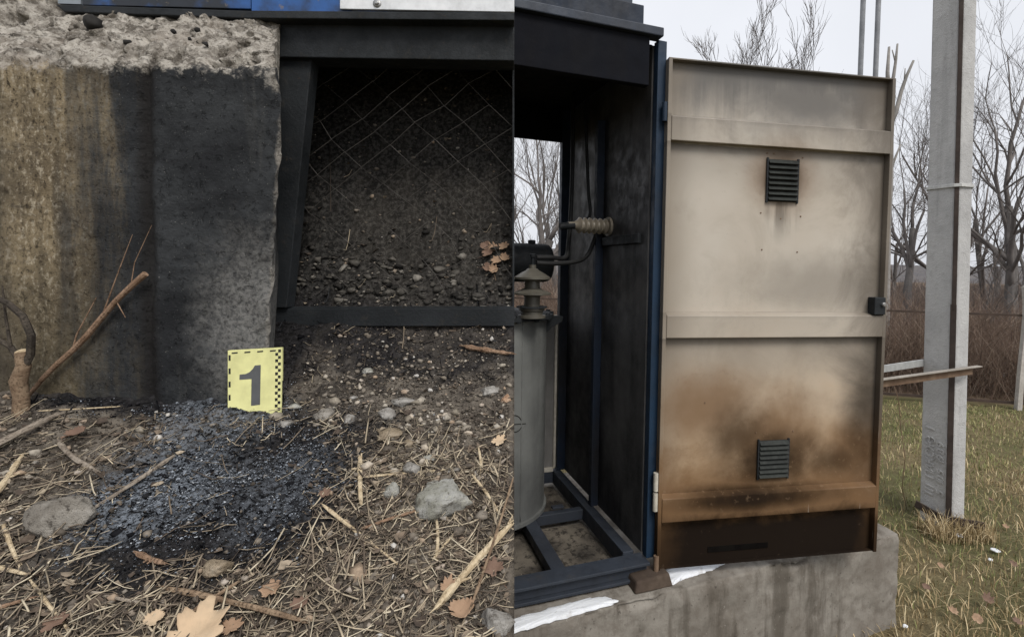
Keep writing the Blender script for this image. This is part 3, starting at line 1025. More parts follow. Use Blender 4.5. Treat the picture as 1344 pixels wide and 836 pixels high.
build(MB().tube([U(14, 455, Yp - .002), U(8, 420, Yp - .002), U(3, 375, Yp)], [0.0028, 0.0022, 0.001], 6), 'shoot', M_stick_d, root, 'auto')


def leaf(px, py, size_px, ang, mat, label, seed, lobes=5, curl=0.35, group=None, upright=0.0, at=None):
    c = hit(px, py) if at is None else at
    s = size_px * c.y / F_PX / 2 * (1 if size_px > 80 else .78)
    rl = random.Random(seed)
    N = 96
    outer = []
    for i in range(N):
        th = 2 * math.pi * i / N
        tt = (th + math.pi) % (2 * math.pi) - math.pi      # 0 at the tip, +-pi at the stalk
        lob = max(math.exp(-((abs(tt) - a_) / w_) ** 2) * l_ for a_, w_, l_ in ((0.0, .3, 1.0), (.8, .3, .8), (1.6, .3, .62), (2.4, .3, .45)))
        if seed % 3 == 1:          # plain oval, torn at the rim
            lob = 0.75 * abs(math.cos(tt * .5)) ** .4 * (1 - .35 * math.exp(-((tt - 1.2 - seed % 5 * .2) / .3) ** 2))
        r = 0.6 + 0.4 * lob + 0.05 * math.sin(th * 17 + seed) + 0.035 * math.sin(th * 29 + seed * 2)
        if abs(abs(tt) - math.pi) < 0.2:
            r *= 0.6
        outer.append((math.cos(th) * r, math.sin(th) * r * 0.85))
    V, Fc = [], []
    rings = 5
    for k in range(rings + 1):
        for (x, y) in outer:
            f = k / rings
            V.append((x * f, y * f))
    e1 = Vector((math.cos(ang), math.sin(ang), 0))
    e2 = Vector((-math.sin(ang), math.cos(ang), 0))
    nz = Vector((0, -math.sin(0.32 + upright), math.cos(0.32 + upright)))
    e1 = (e1 - nz * e1.dot(nz)).normalized()
    e2 = nz.cross(e1)
    pts = []
    for (x, y) in V:
        z = 1.5 * curl * (0.35 * x * x + 0.5 * y * y - 0.25 * math.sin(3 * x + seed) * 0.4) + 0.05 * math.sin(y * 9) * x + 0.07 * math.sin(5 * x + 3 * y + seed)
        pts.append(c + (e1 * x + e2 * y + nz * (z + 0.12)) * s + nz * 0.006 * (at is None))
    mb = MB()
    fs = []
    for k in range(rings):
        for i in range(N):
            fs.append((k * N + i, k * N + (i + 1) % N, (k + 1) * N + (i + 1) % N, (k + 1) * N + i))
    mb.add(pts, fs)
    st = [c + (e1 * (-0.45) + nz * 0.1) * s, c + (e1 * -1.0 + nz * 0.02) * s, c + (e1 * -1.6 - nz * 0.05) * s]
    mb.tube(st, [0.03 * s, 0.025 * s, 0.03 * s], 5)
    o = build(mb, 'fallen_leaf', mat, smooth=True, loc=tuple(c))
    m = o.modifiers.new('thickness', 'SOLIDIFY')
    m.thickness = 0.0005
    return tag(o, label, 'leaf', group)


M_leaf_p = mat_simple('pale_dry_leaf', (0.5, 0.36, 0.23), (0.6, 0.47, 0.32), 60, 0.7)
M_leaf_o = mat_simple('orange_dry_leaf', (0.3, 0.19, 0.12), (0.4, 0.27, 0.175), 60, 0.7)
M_leaf_b = mat_simple('brown_dry_leaf', (0.15, 0.092, 0.065), (0.22, 0.14, 0.1), 60, 0.75)
leaf(258, 846, 104, 1.7, M_leaf_p, 'large pale lobed dry leaf beside the crossed sticks', 3)
leaf(304, 832, 44, 0.2, M_leaf_o, 'small tan curled leaf touching the large pale lobed leaf', 14)
leaf(357, 785, 44, 1.9, M_leaf_o, 'curled tan leaf with a stalk on the long broken stick', 5, curl=.7)
leaf(648, 756, 50, 2.3, M_leaf_b, 'reddish-brown leaf under the thick pale stalk', 6)
leaf(605, 812, 52, 0.5, M_leaf_o, 'crumpled orange leaf at the split end of the pale stalk', 7, curl=.8)
leaf(588, 775, 36, 1.4, M_leaf_o, 'rusty leaf fragment beside the pale stalk', 8, curl=.6)
leaf(654, 585, 32, 1.0, M_leaf_p, 'pale pinkish leaf right of the gravel', 9)
leaf(98, 578, 40, 0.3, M_leaf_b, 'red-brown shrivelled leaf near the short stick', 10, curl=.8)
leaf(428, 655, 26, 2.0, M_leaf_b, 'small brown curled leaf at the ash edge beside the bent tan stalk', 11, curl=.8)
leaf(393, 800, 36, 0.9, M_leaf_b, 'brown leaf downslope of the ash by the long broken stick', 12, curl=.6)
leaf(205, 822, 40, 2.6, M_leaf_p, 'tan leaf left of the large pale lobed leaf', 13)
leaf(72, 830, 46, 0.6, M_leaf_b, 'brown leaf lying in the straw litter below the reddish twig', 15)
for i in range(8):
    px, py = 640 + (i % 3) * 12 + rnd.uniform(-4, 4), 330 + (i // 3) * 13 + rnd.uniform(-4, 4)
    leaf(px, py, 22, rnd.uniform(0, 6), M_leaf_o if i % 3 else M_leaf_b, 'dry leaf in the rust-coloured pile behind the wire mesh', 70 + i, curl=.8, group='leaves piled behind the mesh', upright=0.6)

# ------------------------------------------------------------------ loose stuff on the bank
ICO_V = None
def ico():
    bm = bmesh.new()
    bmesh.ops.create_icosphere(bm, subdivisions=1, radius=1)
    V = np.array([v.co[:] for v in bm.verts])
    Fc = np.array([[v.index for v in f.verts] for f in bm.faces])
    bm.free()
    return V, Fc
IV, IF = ico()


def rotz_x(V, a, b):
    ca, sa, cb, sb = np.cos(a), np.sin(a), np.cos(b), np.sin(b)
    x, y, z = V[..., 0], V[..., 1], V[..., 2]
    y, z = y * cb - z * sb, y * sb + z * cb
    x, y = x * ca - y * sa, x * sa + y * ca
    return np.stack([x, y, z], -1)


def scatter(n, ymin, ymax, keep):
    """points on the bank, kept with probability keep(X,Y)"""
    X = rng.uniform(-1.45, 0.0, n)
    Y = rng.uniform(ymin, ymax, n)
    ok = X < np.array(-_n.y / _n.x) * Y + _n.z / _n.x * (EYE - zb(X, Y)) * 1.0 - 0.008
    inb = (Y > 0.985) & (X < U(356, 440, 1.0).x - (Y - 1.0) * 0.5)      # inside the block
    ok &= ~inb
    ok &= rng.random(n) < keep(X, Y)
    return X[ok], Y[ok]


OV = np.array([(1, 0, 0), (-1, 0, 0), (0, 1, 0), (0, -1, 0), (0, 0, 1), (0, 0, -1)], float)
OF = np.array([(0, 2, 4), (2, 1, 4), (1, 3, 4), (3, 0, 4), (2, 0, 5), (1, 2, 5), (3, 1, 5), (0, 3, 5)])


def crumbs(name, n, ymin, ymax, keep, smin, smax, flat, mat, sink=0.2, lo=False):
    IV, IF = (OV, OF) if lo else (globals()['IV'], globals()['IF'])
    X, Y = scatter(n, ymin, ymax, keep)
    m = len(X)
    s = smin * (smax / smin) ** (rng.random(m) ** 2.2)
    V = IV[None] * (1 + 0.34 * rng.normal(size=(m, len(IV), 1)).clip(-1.4, 1.4))
    V = V * np.stack([s, s * rng.uniform(.6, 1, m), s * rng.uniform(flat * .7, flat * 1.2, m)], -1)[:, None, :]
    V = rotz_x(V, rng.uniform(0, 6.28, m)[:, None], rng.normal(0, .35, m)[:, None] + 0.3)
    V = V + np.stack([X, Y, zb(X, Y) + s * flat * (1 - 2 * sink)], -1)[:, None, :]
    Fc = (IF[None] + (np.arange(m) * len(IV))[:, None, None]).reshape(-1, 3)
    return tag(np_obj(name, V.reshape(-1, 3), Fc, mat), kind='stuff')


def straws(name, n, ymin, ymax, keep, lmin, lmax, rmin, rmax, mat, lift=0.003, tilt=0.18):
    X, Y = scatter(n, ymin, ymax, keep)
    m = len(X)
    Ln = lmin * (lmax / lmin) ** (rng.random(m) ** 1.6)
    r = rng.uniform(rmin, rmax, m)
    an = rng.uniform(0, math.pi * 2, m)
    slope_y = 0.3
    dirx, diry = np.cos(an), np.sin(an)
    tl = rng.normal(0, tilt, m)
    bend = rng.normal(0, .08, m)
    V = np.zeros((m, 4 * 4, 3))
    for k in range(4):
        t = k / 3 - .5
        cx = X + dirx * t * Ln - diry * bend * Ln * (0.25 - t * t)
        cy = Y + diry * t * Ln + dirx * bend * Ln * (0.25 - t * t)
        cz = np.maximum(zb(X, Y) + diry * t * Ln * slope_y + tl * t * Ln, zb(cx, cy)) + lift * rng.uniform(.3, 1.2, m)
        for q, (a_, b_) in enumerate(((1, 0), (0, 1), (-1, 0), (0, -1))):
            V[:, k * 4 + q, 0] = cx - diry * r * a_
            V[:, k * 4 + q, 1] = cy + dirx * r * a_
            V[:, k * 4 + q, 2] = cz + r * b_ * .6
    f = []
    for k in range(3):
        for q in range(4):
            f.append((k * 4 + q, k * 4 + (q + 1) % 4, k * 4 + 4 + (q + 1) % 4, k * 4 + 4 + q))
    f += [(3, 2, 1, 0), (12, 13, 14, 15)]
    f = np.array(f)
    Fc = (f[None] + (np.arange(m) * 16)[:, None, None]).reshape(-1, 4)
    lim = np.array([cutX(v[1], v[2]) for v in V.reshape(-1, 3)[::1]]).reshape(m, 16)
    V[..., 0] = np.minimum(V[..., 0], lim - 0.0008)
    return tag(np_obj(name, V.reshape(-1, 3), Fc, mat), kind='stuff')


def flakes(name, n, ymin, ymax, keep, smin, smax, mat, lift=0.002):
    X, Y = scatter(n, ymin, ymax, keep)
    m = len(X)
    s = smin * (smax / smin) ** (rng.random(m) ** 1.8)
    tp = np.array([(-1, -.5, .25), (-.2, -.8, 0), (.9, -.45, .2), (1, .4, .35), (.1, .75, 0), (-.8, .5, .3)], float)
    V = tp[None] * (1 + .35 * rng.normal(size=(m, 6, 1)))
    V = V * s[:, None, None]
    V = rotz_x(V, rng.uniform(0, 6.28, m)[:, None], rng.normal(.3, .5, m)[:, None])
    V = V + np.stack([X, Y, zb(X, Y) + lift + s * .25], -1)[:, None, :]
    f = np.array([(0, 1, 4, 5), (1, 2, 3, 4)])
    Fc = (f[None] + (np.arange(m) * 6)[:, None, None]).reshape(-1, 4)
    return tag(np_obj(name, V.reshape(-1, 3), Fc, mat), kind='stuff')


M_grav = mat_island('bank_gravel', [(0, (0.078, 0.065, 0.052)), (0.45, (0.169, 0.143, 0.114)), (0.75, (0.260, 0.227, 0.189)), (0.88, (0.351, 0.260, 0.182)), (0.96, (0.429, 0.403, 0.364)), (1, (0.598, 0.572, 0.533))], nscale=150)
M_charb = mat_island('char_crumb', [(0, (0.006, 0.006, 0.007)), (0.7, (0.016, 0.016, 0.018)), (0.95, (0.026, 0.027, 0.029)), (1, (0.07, 0.075, 0.083))], 1.0, 60, 0.0)
M_ash = mat_island('ash_flake', [(0, (0.09, 0.1, 0.116)), (0.5, (0.2, 0.222, 0.252)), (0.9, (0.31, 0.335, 0.37)), (1, (0.46, 0.48, 0.5))], 1.0, 300, 0.0)
M_straw = mat_island('dry_straw', [(0, (0.06, 0.047, 0.037)), (0.3, (0.16, 0.125, 0.095)), (0.62, (0.33, 0.27, 0.195)), (0.9, (0.5, 0.42, 0.3)), (1, (0.64, 0.56, 0.42))])
M_rub = mat_island('sooty_rubble', [(0, (0.02, 0.019, 0.018)), (0.5, (0.06, 0.056, 0.05)), (0.85, (0.13, 0.12, 0.105)), (1, (0.26, 0.24, 0.21))], 1.0, 150, 0.05)
M_pale = mat_island('pale_gravel', [(0, (0.2, 0.17, 0.13)), (0.5, (0.31, 0.275, 0.225)), (0.8, (0.4, 0.36, 0.3)), (1, (0.5, 0.42, 0.33))], nscale=150)
M_chaff = mat_island('leaf_chaff', [(0, (0.055, 0.042, 0.034)), (0.45, (0.12, 0.092, 0.07)), (0.8, (0.22, 0.17, 0.125)), (1, (0.42, 0.35, 0.26))], nscale=150)
M_clod = mat_island('soil_clod', [(0, (0.04, 0.034, 0.028)), (0.5, (0.1, 0.085, 0.07)), (0.85, (0.18, 0.155, 0.127)), (1, (0.3, 0.265, 0.22))], 1.0, 200, 0.05)

xg = hit(420, 560).x
void = lambda Y: Y > 1.23
keepg = lambda X, Y: np.where(void(Y), .22, (1 - .93 * burn(X, Y)) * np.where(X > xg, 1, .4) * np.clip((1.35 - Y) / .3, .2, 1))
crumbs('gravel', 16000, 0.42, 1.46, keepg, .0013, .007, .7, M_grav)
crumbs('soil_clods', 60000, 0.42, 1.3, lambda X, Y: (1 - .9 * burn(X, Y)) * np.clip((1.16 - Y) / .14, .12, 1), .0008, .005, .7, M_clod, .25, True)
crumbs('coarse_gravel', 520, 0.45, 1.22, lambda X, Y: keepg(X, Y) * (burn(X, Y) < .15) * np.clip(.25 + fbm(X, Y, 5, 2, 41), 0, 1), .006, .013, .6, M_grav, .3)
GC = hit(480, 560)
crumbs('pale_gravel', 3600, 0.6, 1.15, lambda X, Y: (np.exp(-(((X - GC.x) / .2) ** 2 + ((Y - GC.y) / .1) ** 2)) + .03) * (1 - np.clip(2 * burn(X, Y), 0, 1)), .003, .011, .7, M_pale, .3)
crumbs('rubble_behind_mesh', 1500, 1.235, 1.33, lambda X, Y: np.clip((1.34 - Y) / .08, .15, 1), .004, .016, .5, M_rub, .2)
crumbs('charred_crumbs', 130000, 0.5, 1.27, lambda X, Y: np.clip(burn(X, Y) * .95 + .8 * np.clip((Y - .99) / .1, 0, 1) * (X > xg - .12) * np.clip(.7 + .9 * fbm(X, Y, 7, 2, 44), 0, 1), 0, 1), .0005, .0022, .6, M_charb, .3, True)
crumbs('charred_lumps', 900, 0.5, 1.2, lambda X, Y: burn(X, Y) * .5, .003, .009, .5, M_charb, .35)
da = lambda p, X, Y, r: np.exp(-(((X - p.x) ** 2 + (Y - p.y) ** 2) / r ** 2))
A3, A4, A5 = hit(330, 590), hit(300, 540), hit(400, 660)
keepa = lambda X, Y: np.clip(burn(X, Y) * (1.5 * da(ASH, X, Y, .08) + 1.3 * da(ASH2, X, Y, .1) + .6 * da(A3, X, Y, .11) + .7 * da(A4, X, Y, .06) + .3 * da(A5, X, Y, .1) + .05) * np.clip(.68 + 1.3 * fbm(X, Y, 17, 4, 51), 0.02, 1), 0, 1)
flakes('ash_flakes', 150000, 0.5, 1.05, keepa, .0004, .002, M_ash, .003)
crumbs('ash_lumps', 90000, 0.5, 1.05, keepa, .0004, .0013, .8, M_ash, .0, True)
flakes('char_flakes', 5000, 0.5, 1.1, lambda X, Y: burn(X, Y), .001, .005, M_charb, .0)
keeps = lambda X, Y: np.where(void(Y), .015, (1 - .97 * burn(X, Y)) * np.clip((1.02 - Y) / .22, .03, 1) * np.clip(.65 + .8 * fbm(X, Y, 4, 2, 61), .3, 1))
straws('straw_litter', 21000, 0.42, 1.44, keeps, .012, .08, .0003, .0013, M_straw, .006, .25)
straws('fine_straw_litter', 26000, 0.42, 1.2, keeps, .006, .03, .0003, .0007, M_straw)
straws('charred_straw', 2600, 0.5, 1.26, lambda X, Y: np.clip(burn(X, Y) * .6 + (Y > 1.06) * .5, 0, 1), .01, .05, .0005, .0012, M_charb)
flakes('leaf_chaff', 11000, 0.42, 1.44, lambda X, Y: np.where(void(Y), .12, (1 - .97 * burn(X, Y)) * np.clip((1.1 - Y) / .3, .12, 1)), .0018, .008, M_chaff)

# ------------------------------------------------------------------ concrete plinth of the cabinet
ZP = EYE - 1.285
pl_a, pl_b = GZ(676, 829, ZP), GZ(1180, 700, ZP)
YAW = math.atan2(pl_b.y - pl_a.y, pl_b.x - pl_a.x)
uu = Vector((math.cos(YAW), math.sin(YAW), 0))
vv = Vector((-uu.y, uu.x, 0))


def plinth_material():
    t = NT('plinth_concrete')
    n0, n1, n2 = t.noise(2.5, 4), t.noise(18, 6, 0.65), t.noise(90, 6, 0.65)
    vs_ = t.noise(9, 5, 0.6, (1, 1, 0.1))
    c = t.mix(t.ramp(n0, 0.35, 0.65), (0.17, 0.15, 0.127), (0.26, 0.24, 0.21))
    c = t.mix(t.ramp(n1, 0.42, 0.66, 0, 0.6), c, (0.14, 0.12, 0.1))
    c = t.mix(t.ramp(vs_, 0.48, 0.64, 0, 0.7), c, (0.075, 0.063, 0.05))
    c = t.mix(t.ramp(t.noise(45, 6, .75), .6, .66, 0, .8), c, (0.05, 0.042, 0.035))
    c = t.mix(t.ramp(n2, 0.6, 0.72, 0, 0.5), c, (0.42, 0.39, 0.35))
    h = t.math('ADD', t.math('MULTIPLY', n1, 0.8), t.math('MULTIPLY', n2, 0.4))
    return t.done(c, 0.92, 0, h, 0.006, 0.8, 0.15)


def build_plinth():
    Lr = (pl_b - pl_a).length
    x0, x1 = -0.62, Lr            # from pl_a along u
    nx, nz = 240, 60
    root = thing('concrete_plinth', 'weathered grey concrete plinth under the open cabinet', 'plinth', (*(pl_a + uu * (Lr / 2) + vv * .6).xy, 0.0), YAW)
    inv = ROOT[root.name].inverted()
    prof = [(0.0, -0.05 + (ZP + 0.05) * k / 40) for k in range(41)] + [(0.012 * k, ZP) for k in range(1, 8)] + [(0.1 + 1.2 * k / 14, ZP) for k in range(15)] + [(1.3, ZP * (1 - k / 6) - .05 * k / 6) for k in range(1, 7)]
    prof = np.array(prof)
    s = np.linspace(x0, x1, nx)
    S, D = np.meshgrid(s, prof[:, 0])
    Zz = np.repeat(prof[:, 1][:, None], nx, 1)
    front = (D < 1e-6)
    near = np.clip((Zz - (ZP - 0.035)) / 0.035, 0, 1)
    edge = near * np.clip(1 - D / 0.06, 0, 1)
    chip = np.clip(fbm(S, D * 0 + 1, 7, 3, 71) * .5 + fbm(S, Zz * 0 + 2, 28, 2, 72) * .35, 0, 2) * edge
    D = D + (0.006 * fbm(S, Zz, 10, 4, 73) + .01 * np.clip(fbm(S, Zz, 22, 3, 75) - .55, 0, 1)) * front + chip * 0.05 * front + edge * .005 * front
    Zz = Zz - chip * 0.03 - edge * 0.004 + 0.0025 * fbm(S, D, 20, 3, 74) * (~front)
    P = np.array(pl_a[:2])[None, None] + S[..., None] * np.array(uu[:2]) + D[..., None] * np.array(vv[:2])
    V = np.concatenate([P, Zz[..., None]], -1).reshape(-1, 3)
    V = np.array([inv @ Vector(v) for v in V])
    i = np.arange((len(prof) - 1) * nx).reshape(-1, nx)[:, :-1].ravel()
    m = plinth_material()
    np_obj('cast_body', V, np.stack([i, i + 1, i + nx + 1, i + nx], -1), m, True, root)
    for col in (0, nx - 1):
        build(MB().add([tuple(V[r * nx + col]) for r in range(len(prof))], [tuple(range(len(prof)))]), 'end_face', m, root, local=True)


build_plinth()


def snow_material():
    t = NT('old_snow')
    n1, n2 = t.noise(30, 5), t.noise(160, 4)
    c = t.mix(t.ramp(n1, 0.55, 0.75, 0, 0.5), (0.74, 0.76, 0.79), (0.42, 0.41, 0.4))
    m = t.done(c, 0.6, 0, n2, 0.003, 0.5, 0.3)
    t.bsdf.inputs['Subsurface Weight'].default_value = 0.15
    t.bsdf.inputs['Subsurface Radius'].default_value = (0.01, 0.01, 0.012)
    return m
M_snow = snow_material()


def snow_strip(pts, label, seed, z=ZP, h=0.012, hits=None):
    """outline in pixels on the plane z"""
    P = [GZ(px, py, z) for px, py in pts] if hits is None else hits
    c = sum(P, Vector()) / len(P)
    N = 72
    # resample outline
    per = []
    for i in range(len(P)):
        a, b = P[i], P[(i + 1) % len(P)]
        for k in range(max(1, N // len(P))):
            per.append(a.lerp(b, k / max(1, N // len(P))))
    n = len(per)
    V, fs = [], []
    for k, (fr, hh) in enumerate(((1.0, -0.002), (0.93, 0.55), (0.8, 0.85), (0.55, 1.0), (0.25, 1.0), (0.02, 1.0))):
        for i, p in enumerate(per):
            wob = 1 + (0.25 * mnoise.noise(p * 26 + Vector((seed, 0, 0))) + .22 * mnoise.noise(p * 80)) * (fr > .5)
            q = c + (p - c) * fr * wob
            q.z = z + h * hh * (1 + .35 * mnoise.noise(q * 24)) - 0.001 * (k == 0)
            V.append(q)
    for k in range(5):
        for i in range(n):
            fs.append((k * n + i, k * n + (i + 1) % n, (k + 1) * n + (i + 1) % n, (k + 1) * n + i))
    o = build(MB().add(V, fs), 'snow_patch', M_snow, smooth=True, loc=(c.x, c.y, z))
    return tag(o, label, 'snow', None)


snow_strip([(640, 828), (676, 812), (720, 800), (770, 786), (806, 783), (808, 790), (780, 800), (735, 812), (690, 826), (650, 838)], 'long strip of snow along the plinth edge before the transformer', 1)
snow_strip([(872, 746), (900, 742), (952, 738), (935, 748), (905, 757), (884, 766), (876, 760)], 'short patch of snow on the plinth below the open door', 2)

# ------------------------------------------------------------------ steel transformer cabinet with its open door
HX, HY = 0.3338, 2.176
CYAW = 0.3662
cu = Vector((math.cos(CYAW), math.sin(CYAW), 0))
cab_o = Vector((HX, HY, 0)) - cu * 0.03
CW, CD = 1.24, 1.05
ZF, ZRR, ZT = EYE - 1.199 - ZP, EYE + 0.719 - ZP, EYE + 0.915 - ZP       # heights above the plinth
def soot_sheet(name, base, amount, rough=0.55, dust=(0.06, 0.055, 0.05), spec=0.35, rust=.55):
    t = NT(name)
    n0, n1, n2 = t.noise(2.2, 5, 0.6), t.noise(16, 6, 0.65), t.noise(80, 5)
    vs_ = t.noise(10, 4, 0.6, (1, 1, 0.12))
    f = t.math('ADD', t.ramp(n0, 0.3, 0.7, amount - 0.25, amount + 0.2), t.ramp(vs_, 0.4, 0.7, -.06, .12), True)
    c = t.mix(f, base, (0.012, 0.012, 0.014))
    c = t.mix(t.ramp(n1, 0.58, 0.75, 0, 0.35), c, dust)
    c = t.mix(t.ramp(t.noise(38, 6, .75), .64, .69, 0, rust), c, (0.075, 0.045, 0.028))
    return t.done(c, t.ramp(n1, 0.3, 0.7, rough - .1, rough + .2), 0, t.math('ADD', n2, n1), 0.0015, 0.5, spec)
M_wall_in = soot_sheet('sooted_inner_sheet', (0.2, 0.195, 0.19), 0.82)
M_wall_bk = soot_sheet('grey_rear_sheet', (0.26, 0.25, 0.235), 0.35)
M_ceil = soot_sheet('sooted_ceiling', (0.009, 0.011, 0.017), 0.7, 0.8, (0.009, 0.009, 0.011), .04, .1)
M_post = soot_sheet('sooted_blue_post', (0.01, 0.03, 0.07), 0.72, 0.55, (0.015, 0.02, 0.03))
M_postf = soot_sheet('front_blue_post', (0.012, 0.042, 0.09), 0.5, 0.5, (0.02, 0.028, 0.04))
M_rail = soot_sheet('roof_rail', (0.05, 0.065, 0.095), 0.5, 0.5)
M_floorst = soot_sheet('floor_channel_steel', (0.04, 0.05, 0.068), 0.5, 0.6)
M_cream_edge = mat_simple('cream_edge_paint', (0.5, 0.46, 0.38), (0.62, 0.58, 0.5), 40, 0.6)
M_rust_webshade = mat_simple('rusty_steel_and_web_shade', (0.14, 0.085, 0.055), (0.22, 0.15, 0.1), 50, 0.85, dist=0.002)
M_rubber = mat_simple('cable_sheath', (0.014, 0.014, 0.015), (0.024, 0.024, 0.024), 60, 0.6)
M_porc = mat_simple('sooted_porcelain', (0.085, 0.078, 0.062), (0.13, 0.12, 0.098), 30, 0.4, dist=0.0004, spec=0.5)
M_porc_l = mat_simple('tan_porcelain', (0.25, 0.215, 0.165), (0.32, 0.28, 0.22), 30, 0.4, dist=0.0004, spec=0.5)


def pan_material():
    t = NT('dirty_floor_pan')
    n0, n1, n2 = t.noise(6, 5), t.noise(28, 6, .7), t.noise(120, 5, .7)
    c = t.mix(t.ramp(n0, .35, .65), (0.05, 0.044, 0.038), (0.15, 0.13, 0.105))
    c = t.mix(t.ramp(n1, .5, .6, 0, .8), c, (0.02, 0.018, 0.016))
    c = t.mix(t.ramp(n2, .62, .68, 0, .8), c, (0.25, 0.22, 0.18))
    return t.done(c, .95, 0, n1, .004, .8, .1)
M_pan = pan_material()


def door_material(W, H):
    t = NT('scorched_door_paint')
    n0, n1, n2, n3 = t.noise(1.7, 4, 0.6), t.noise(6, 6, 0.62), t.noise(40, 6, 0.65), t.noise(200, 4)
    drip = t.noise(16, 5, 0.6, (1, 1, 0.08))
    wn = lambda n, a: t.math('MULTIPLY', t.math('SUBTRACT', n, 0.5), a)
    x, z = t.x, t.z
    def blob(cx, cz, rx, rz, amt, nz=0.8, inner=0.15):
        ax = t.math('DIVIDE', t.math('SUBTRACT', x, cx * W), rx)
        az = t.math('DIVIDE', t.math('SUBTRACT', z, cz * H), rz)
        r = t.math('SQRT', t.math('ADD', t.math('MULTIPLY', ax, ax), t.math('MULTIPLY', az, az)))
        r = t.math('ADD', r, wn(n1, nz))
        return t.ramp(r, inner, 1.15, amt, 0)
    n4 = t.noise(3.2, 6, 0.7, None, 0.6)
    c = t.mix(t.ramp(n0, 0.3, 0.7), (0.53, 0.485, 0.42), (0.47, 0.415, 0.345))
    c = t.mix(t.ramp(n4, 0.42, 0.7, 0, 0.45), c, (0.31, 0.265, 0.21))
    yel = t.ramp(t.math('ADD', z, wn(n4, .5)), .05 * H, .60 * H, .9, 0)
    c = t.mix(yel, c, (0.46, 0.30, 0.155))
    # smoke film: top strip with run marks, edges, cloudy field
    top = t.ramp(t.math('ADD', z, t.math('ADD', wn(n4, .2), wn(drip, .30))), .83 * H, .98 * H, 0, .9)
    top = t.math('MAXIMUM', top, blob(.6, .95, .6, .2, .85))
    c = t.mix(top, c, (0.085, 0.081, 0.077))
    side = t.ramp(t.math('ADD', x, wn(n4, .3)), .74 * W, 1.0 * W, 0, .9)
    c = t.mix(side, c, (0.13, 0.108, 0.085))
    lside = t.ramp(t.math('ADD', x, wn(n4, .16)), .0 * W, .16 * W, .7, 0)
    c = t.mix(lside, c, (0.2, 0.165, 0.125))
    sm = blob(.72, .57, .5, .16, .45)
    for fz_, am in ((.105, .5), (.157, .75), (.487, .4), (.538, .8), (.903, .6)):      # smoke plus a painted shadow line under each band
        d_ = t.math('SUBTRACT', H * (1 - fz_), t.math('ADD', z, wn(n4, .03)))
        sm = t.math('MAXIMUM', sm, t.math('MULTIPLY', t.ramp(d_, -0.004, 0.004), t.math('ADD', t.ramp(d_, 0.0, .035, am * .5, 0), t.ramp(d_, 0.0, .24, am * .5, 0))))
    c = t.mix(sm, c, (0.105, 0.088, 0.07))
    br = t.ramp(t.math('ADD', z, t.math('ADD', wn(n4, .55), wn(n1, .16))), .12 * H, .33 * H, .95, 0)
    br = t.math('MAXIMUM', br, blob(.22, .32, .34, .22, .8))
    br = t.math('MAXIMUM', br, blob(.52, .23, .36, .3, .85, .9, .3))
    br = t.math('MAXIMUM', br, blob(.88, .21, .3, .24, .9))
    br = t.math('MAXIMUM', br, blob(.51, .785, .2, .19, .75, .5))
    c = t.mix(br, c, (0.17, 0.092, 0.04))
    bl = blob(.50, .21, .3, .16, .85, .9, .2)
    bl = t.math('MAXIMUM', bl, blob(.36, .25, .2, .2, .6, .9, .1))
    bl = t.math('MAXIMUM', bl, blob(.78, .2, .22, .1, .6, .9, .1))
    bl = t.math('MAXIMUM', bl, blob(.95, .3, .16, .42, .65, .8, .1))
    bl = t.math('MAXIMUM', bl, blob(.51, .785, .12, .13, .8, .4))
    bl = t.math('MAXIMUM', bl, t.math('MULTIPLY', blob(.51, .72, .1, .14, .5), t.ramp(drip, .42, .6)))
    low = t.ramp(t.math('ADD', z, t.math('ADD', wn(n1, .12), wn(n4, .12))), .075 * H, .125 * H, .97, 0)
    edgeb = blob(.42, .135, .5, .075, .92, .7, .15)
    bl = t.math('MAXIMUM', bl, t.math('MAXIMUM', low, edgeb))
    rim_ = t.math('MULTIPLY', t.ramp(br, .35, .4), t.ramp(br, .5, .45))
    c = t.mix(t.math('MULTIPLY', rim_, t.ramp(n2, .45, .62, 0, .12)), c, (0.11, 0.06, 0.028))
    # left and right ends of the bottom strip burnt to bare brown
    ends = t.math('MULTIPLY', t.math('MAXIMUM', t.ramp(t.math('ADD', x, wn(n1, .2)), .0, .14 * W, .4, 0), t.ramp(t.math('ADD', x, wn(n1, .2)), .9 * W, W, 0, .35)), t.ramp(z, 0, .11 * H, .35, 1))
    bl = t.math('MULTIPLY', bl, t.math('SUBTRACT', 1.0, ends))
    c = t.mix(bl, c, (0.009, 0.007, 0.006))
    # blistered paint with sharp edges, scratches, rust freckles
    bz = t.math('MULTIPLY', t.ramp(n2, 0.6, 0.63, 0, 1), t.ramp(t.math('ADD', z, wn(n4, .4)), .14 * H, .36 * H, .25, 0))
    bz = t.math('MULTIPLY', bz, t.ramp(z, .1 * H, .16 * H))
    c = t.mix(bz, c, (0.26, 0.17, 0.1))
    scr = t.noise(70, 3, 0.6, (1, 1, 0.03))
    c = t.mix(t.math('MULTIPLY', t.ramp(scr, 0.69, 0.72), t.ramp(n0, .5, .6, 0, .35)), c, (0.55, 0.5, 0.43))
    c = t.mix(t.ramp(n2, 0.62, 0.74, 0, 0.22), c, (0.2, 0.15, 0.1))
    return t.done(c, t.math('ADD', t.ramp(n1, 0.3, 0.7, 0.45, 0.6), t.math('MULTIPLY', bl, .4), True), 0, n3, 0.0004, 0.3, t.ramp(bl, 0, .8, .4, .05))


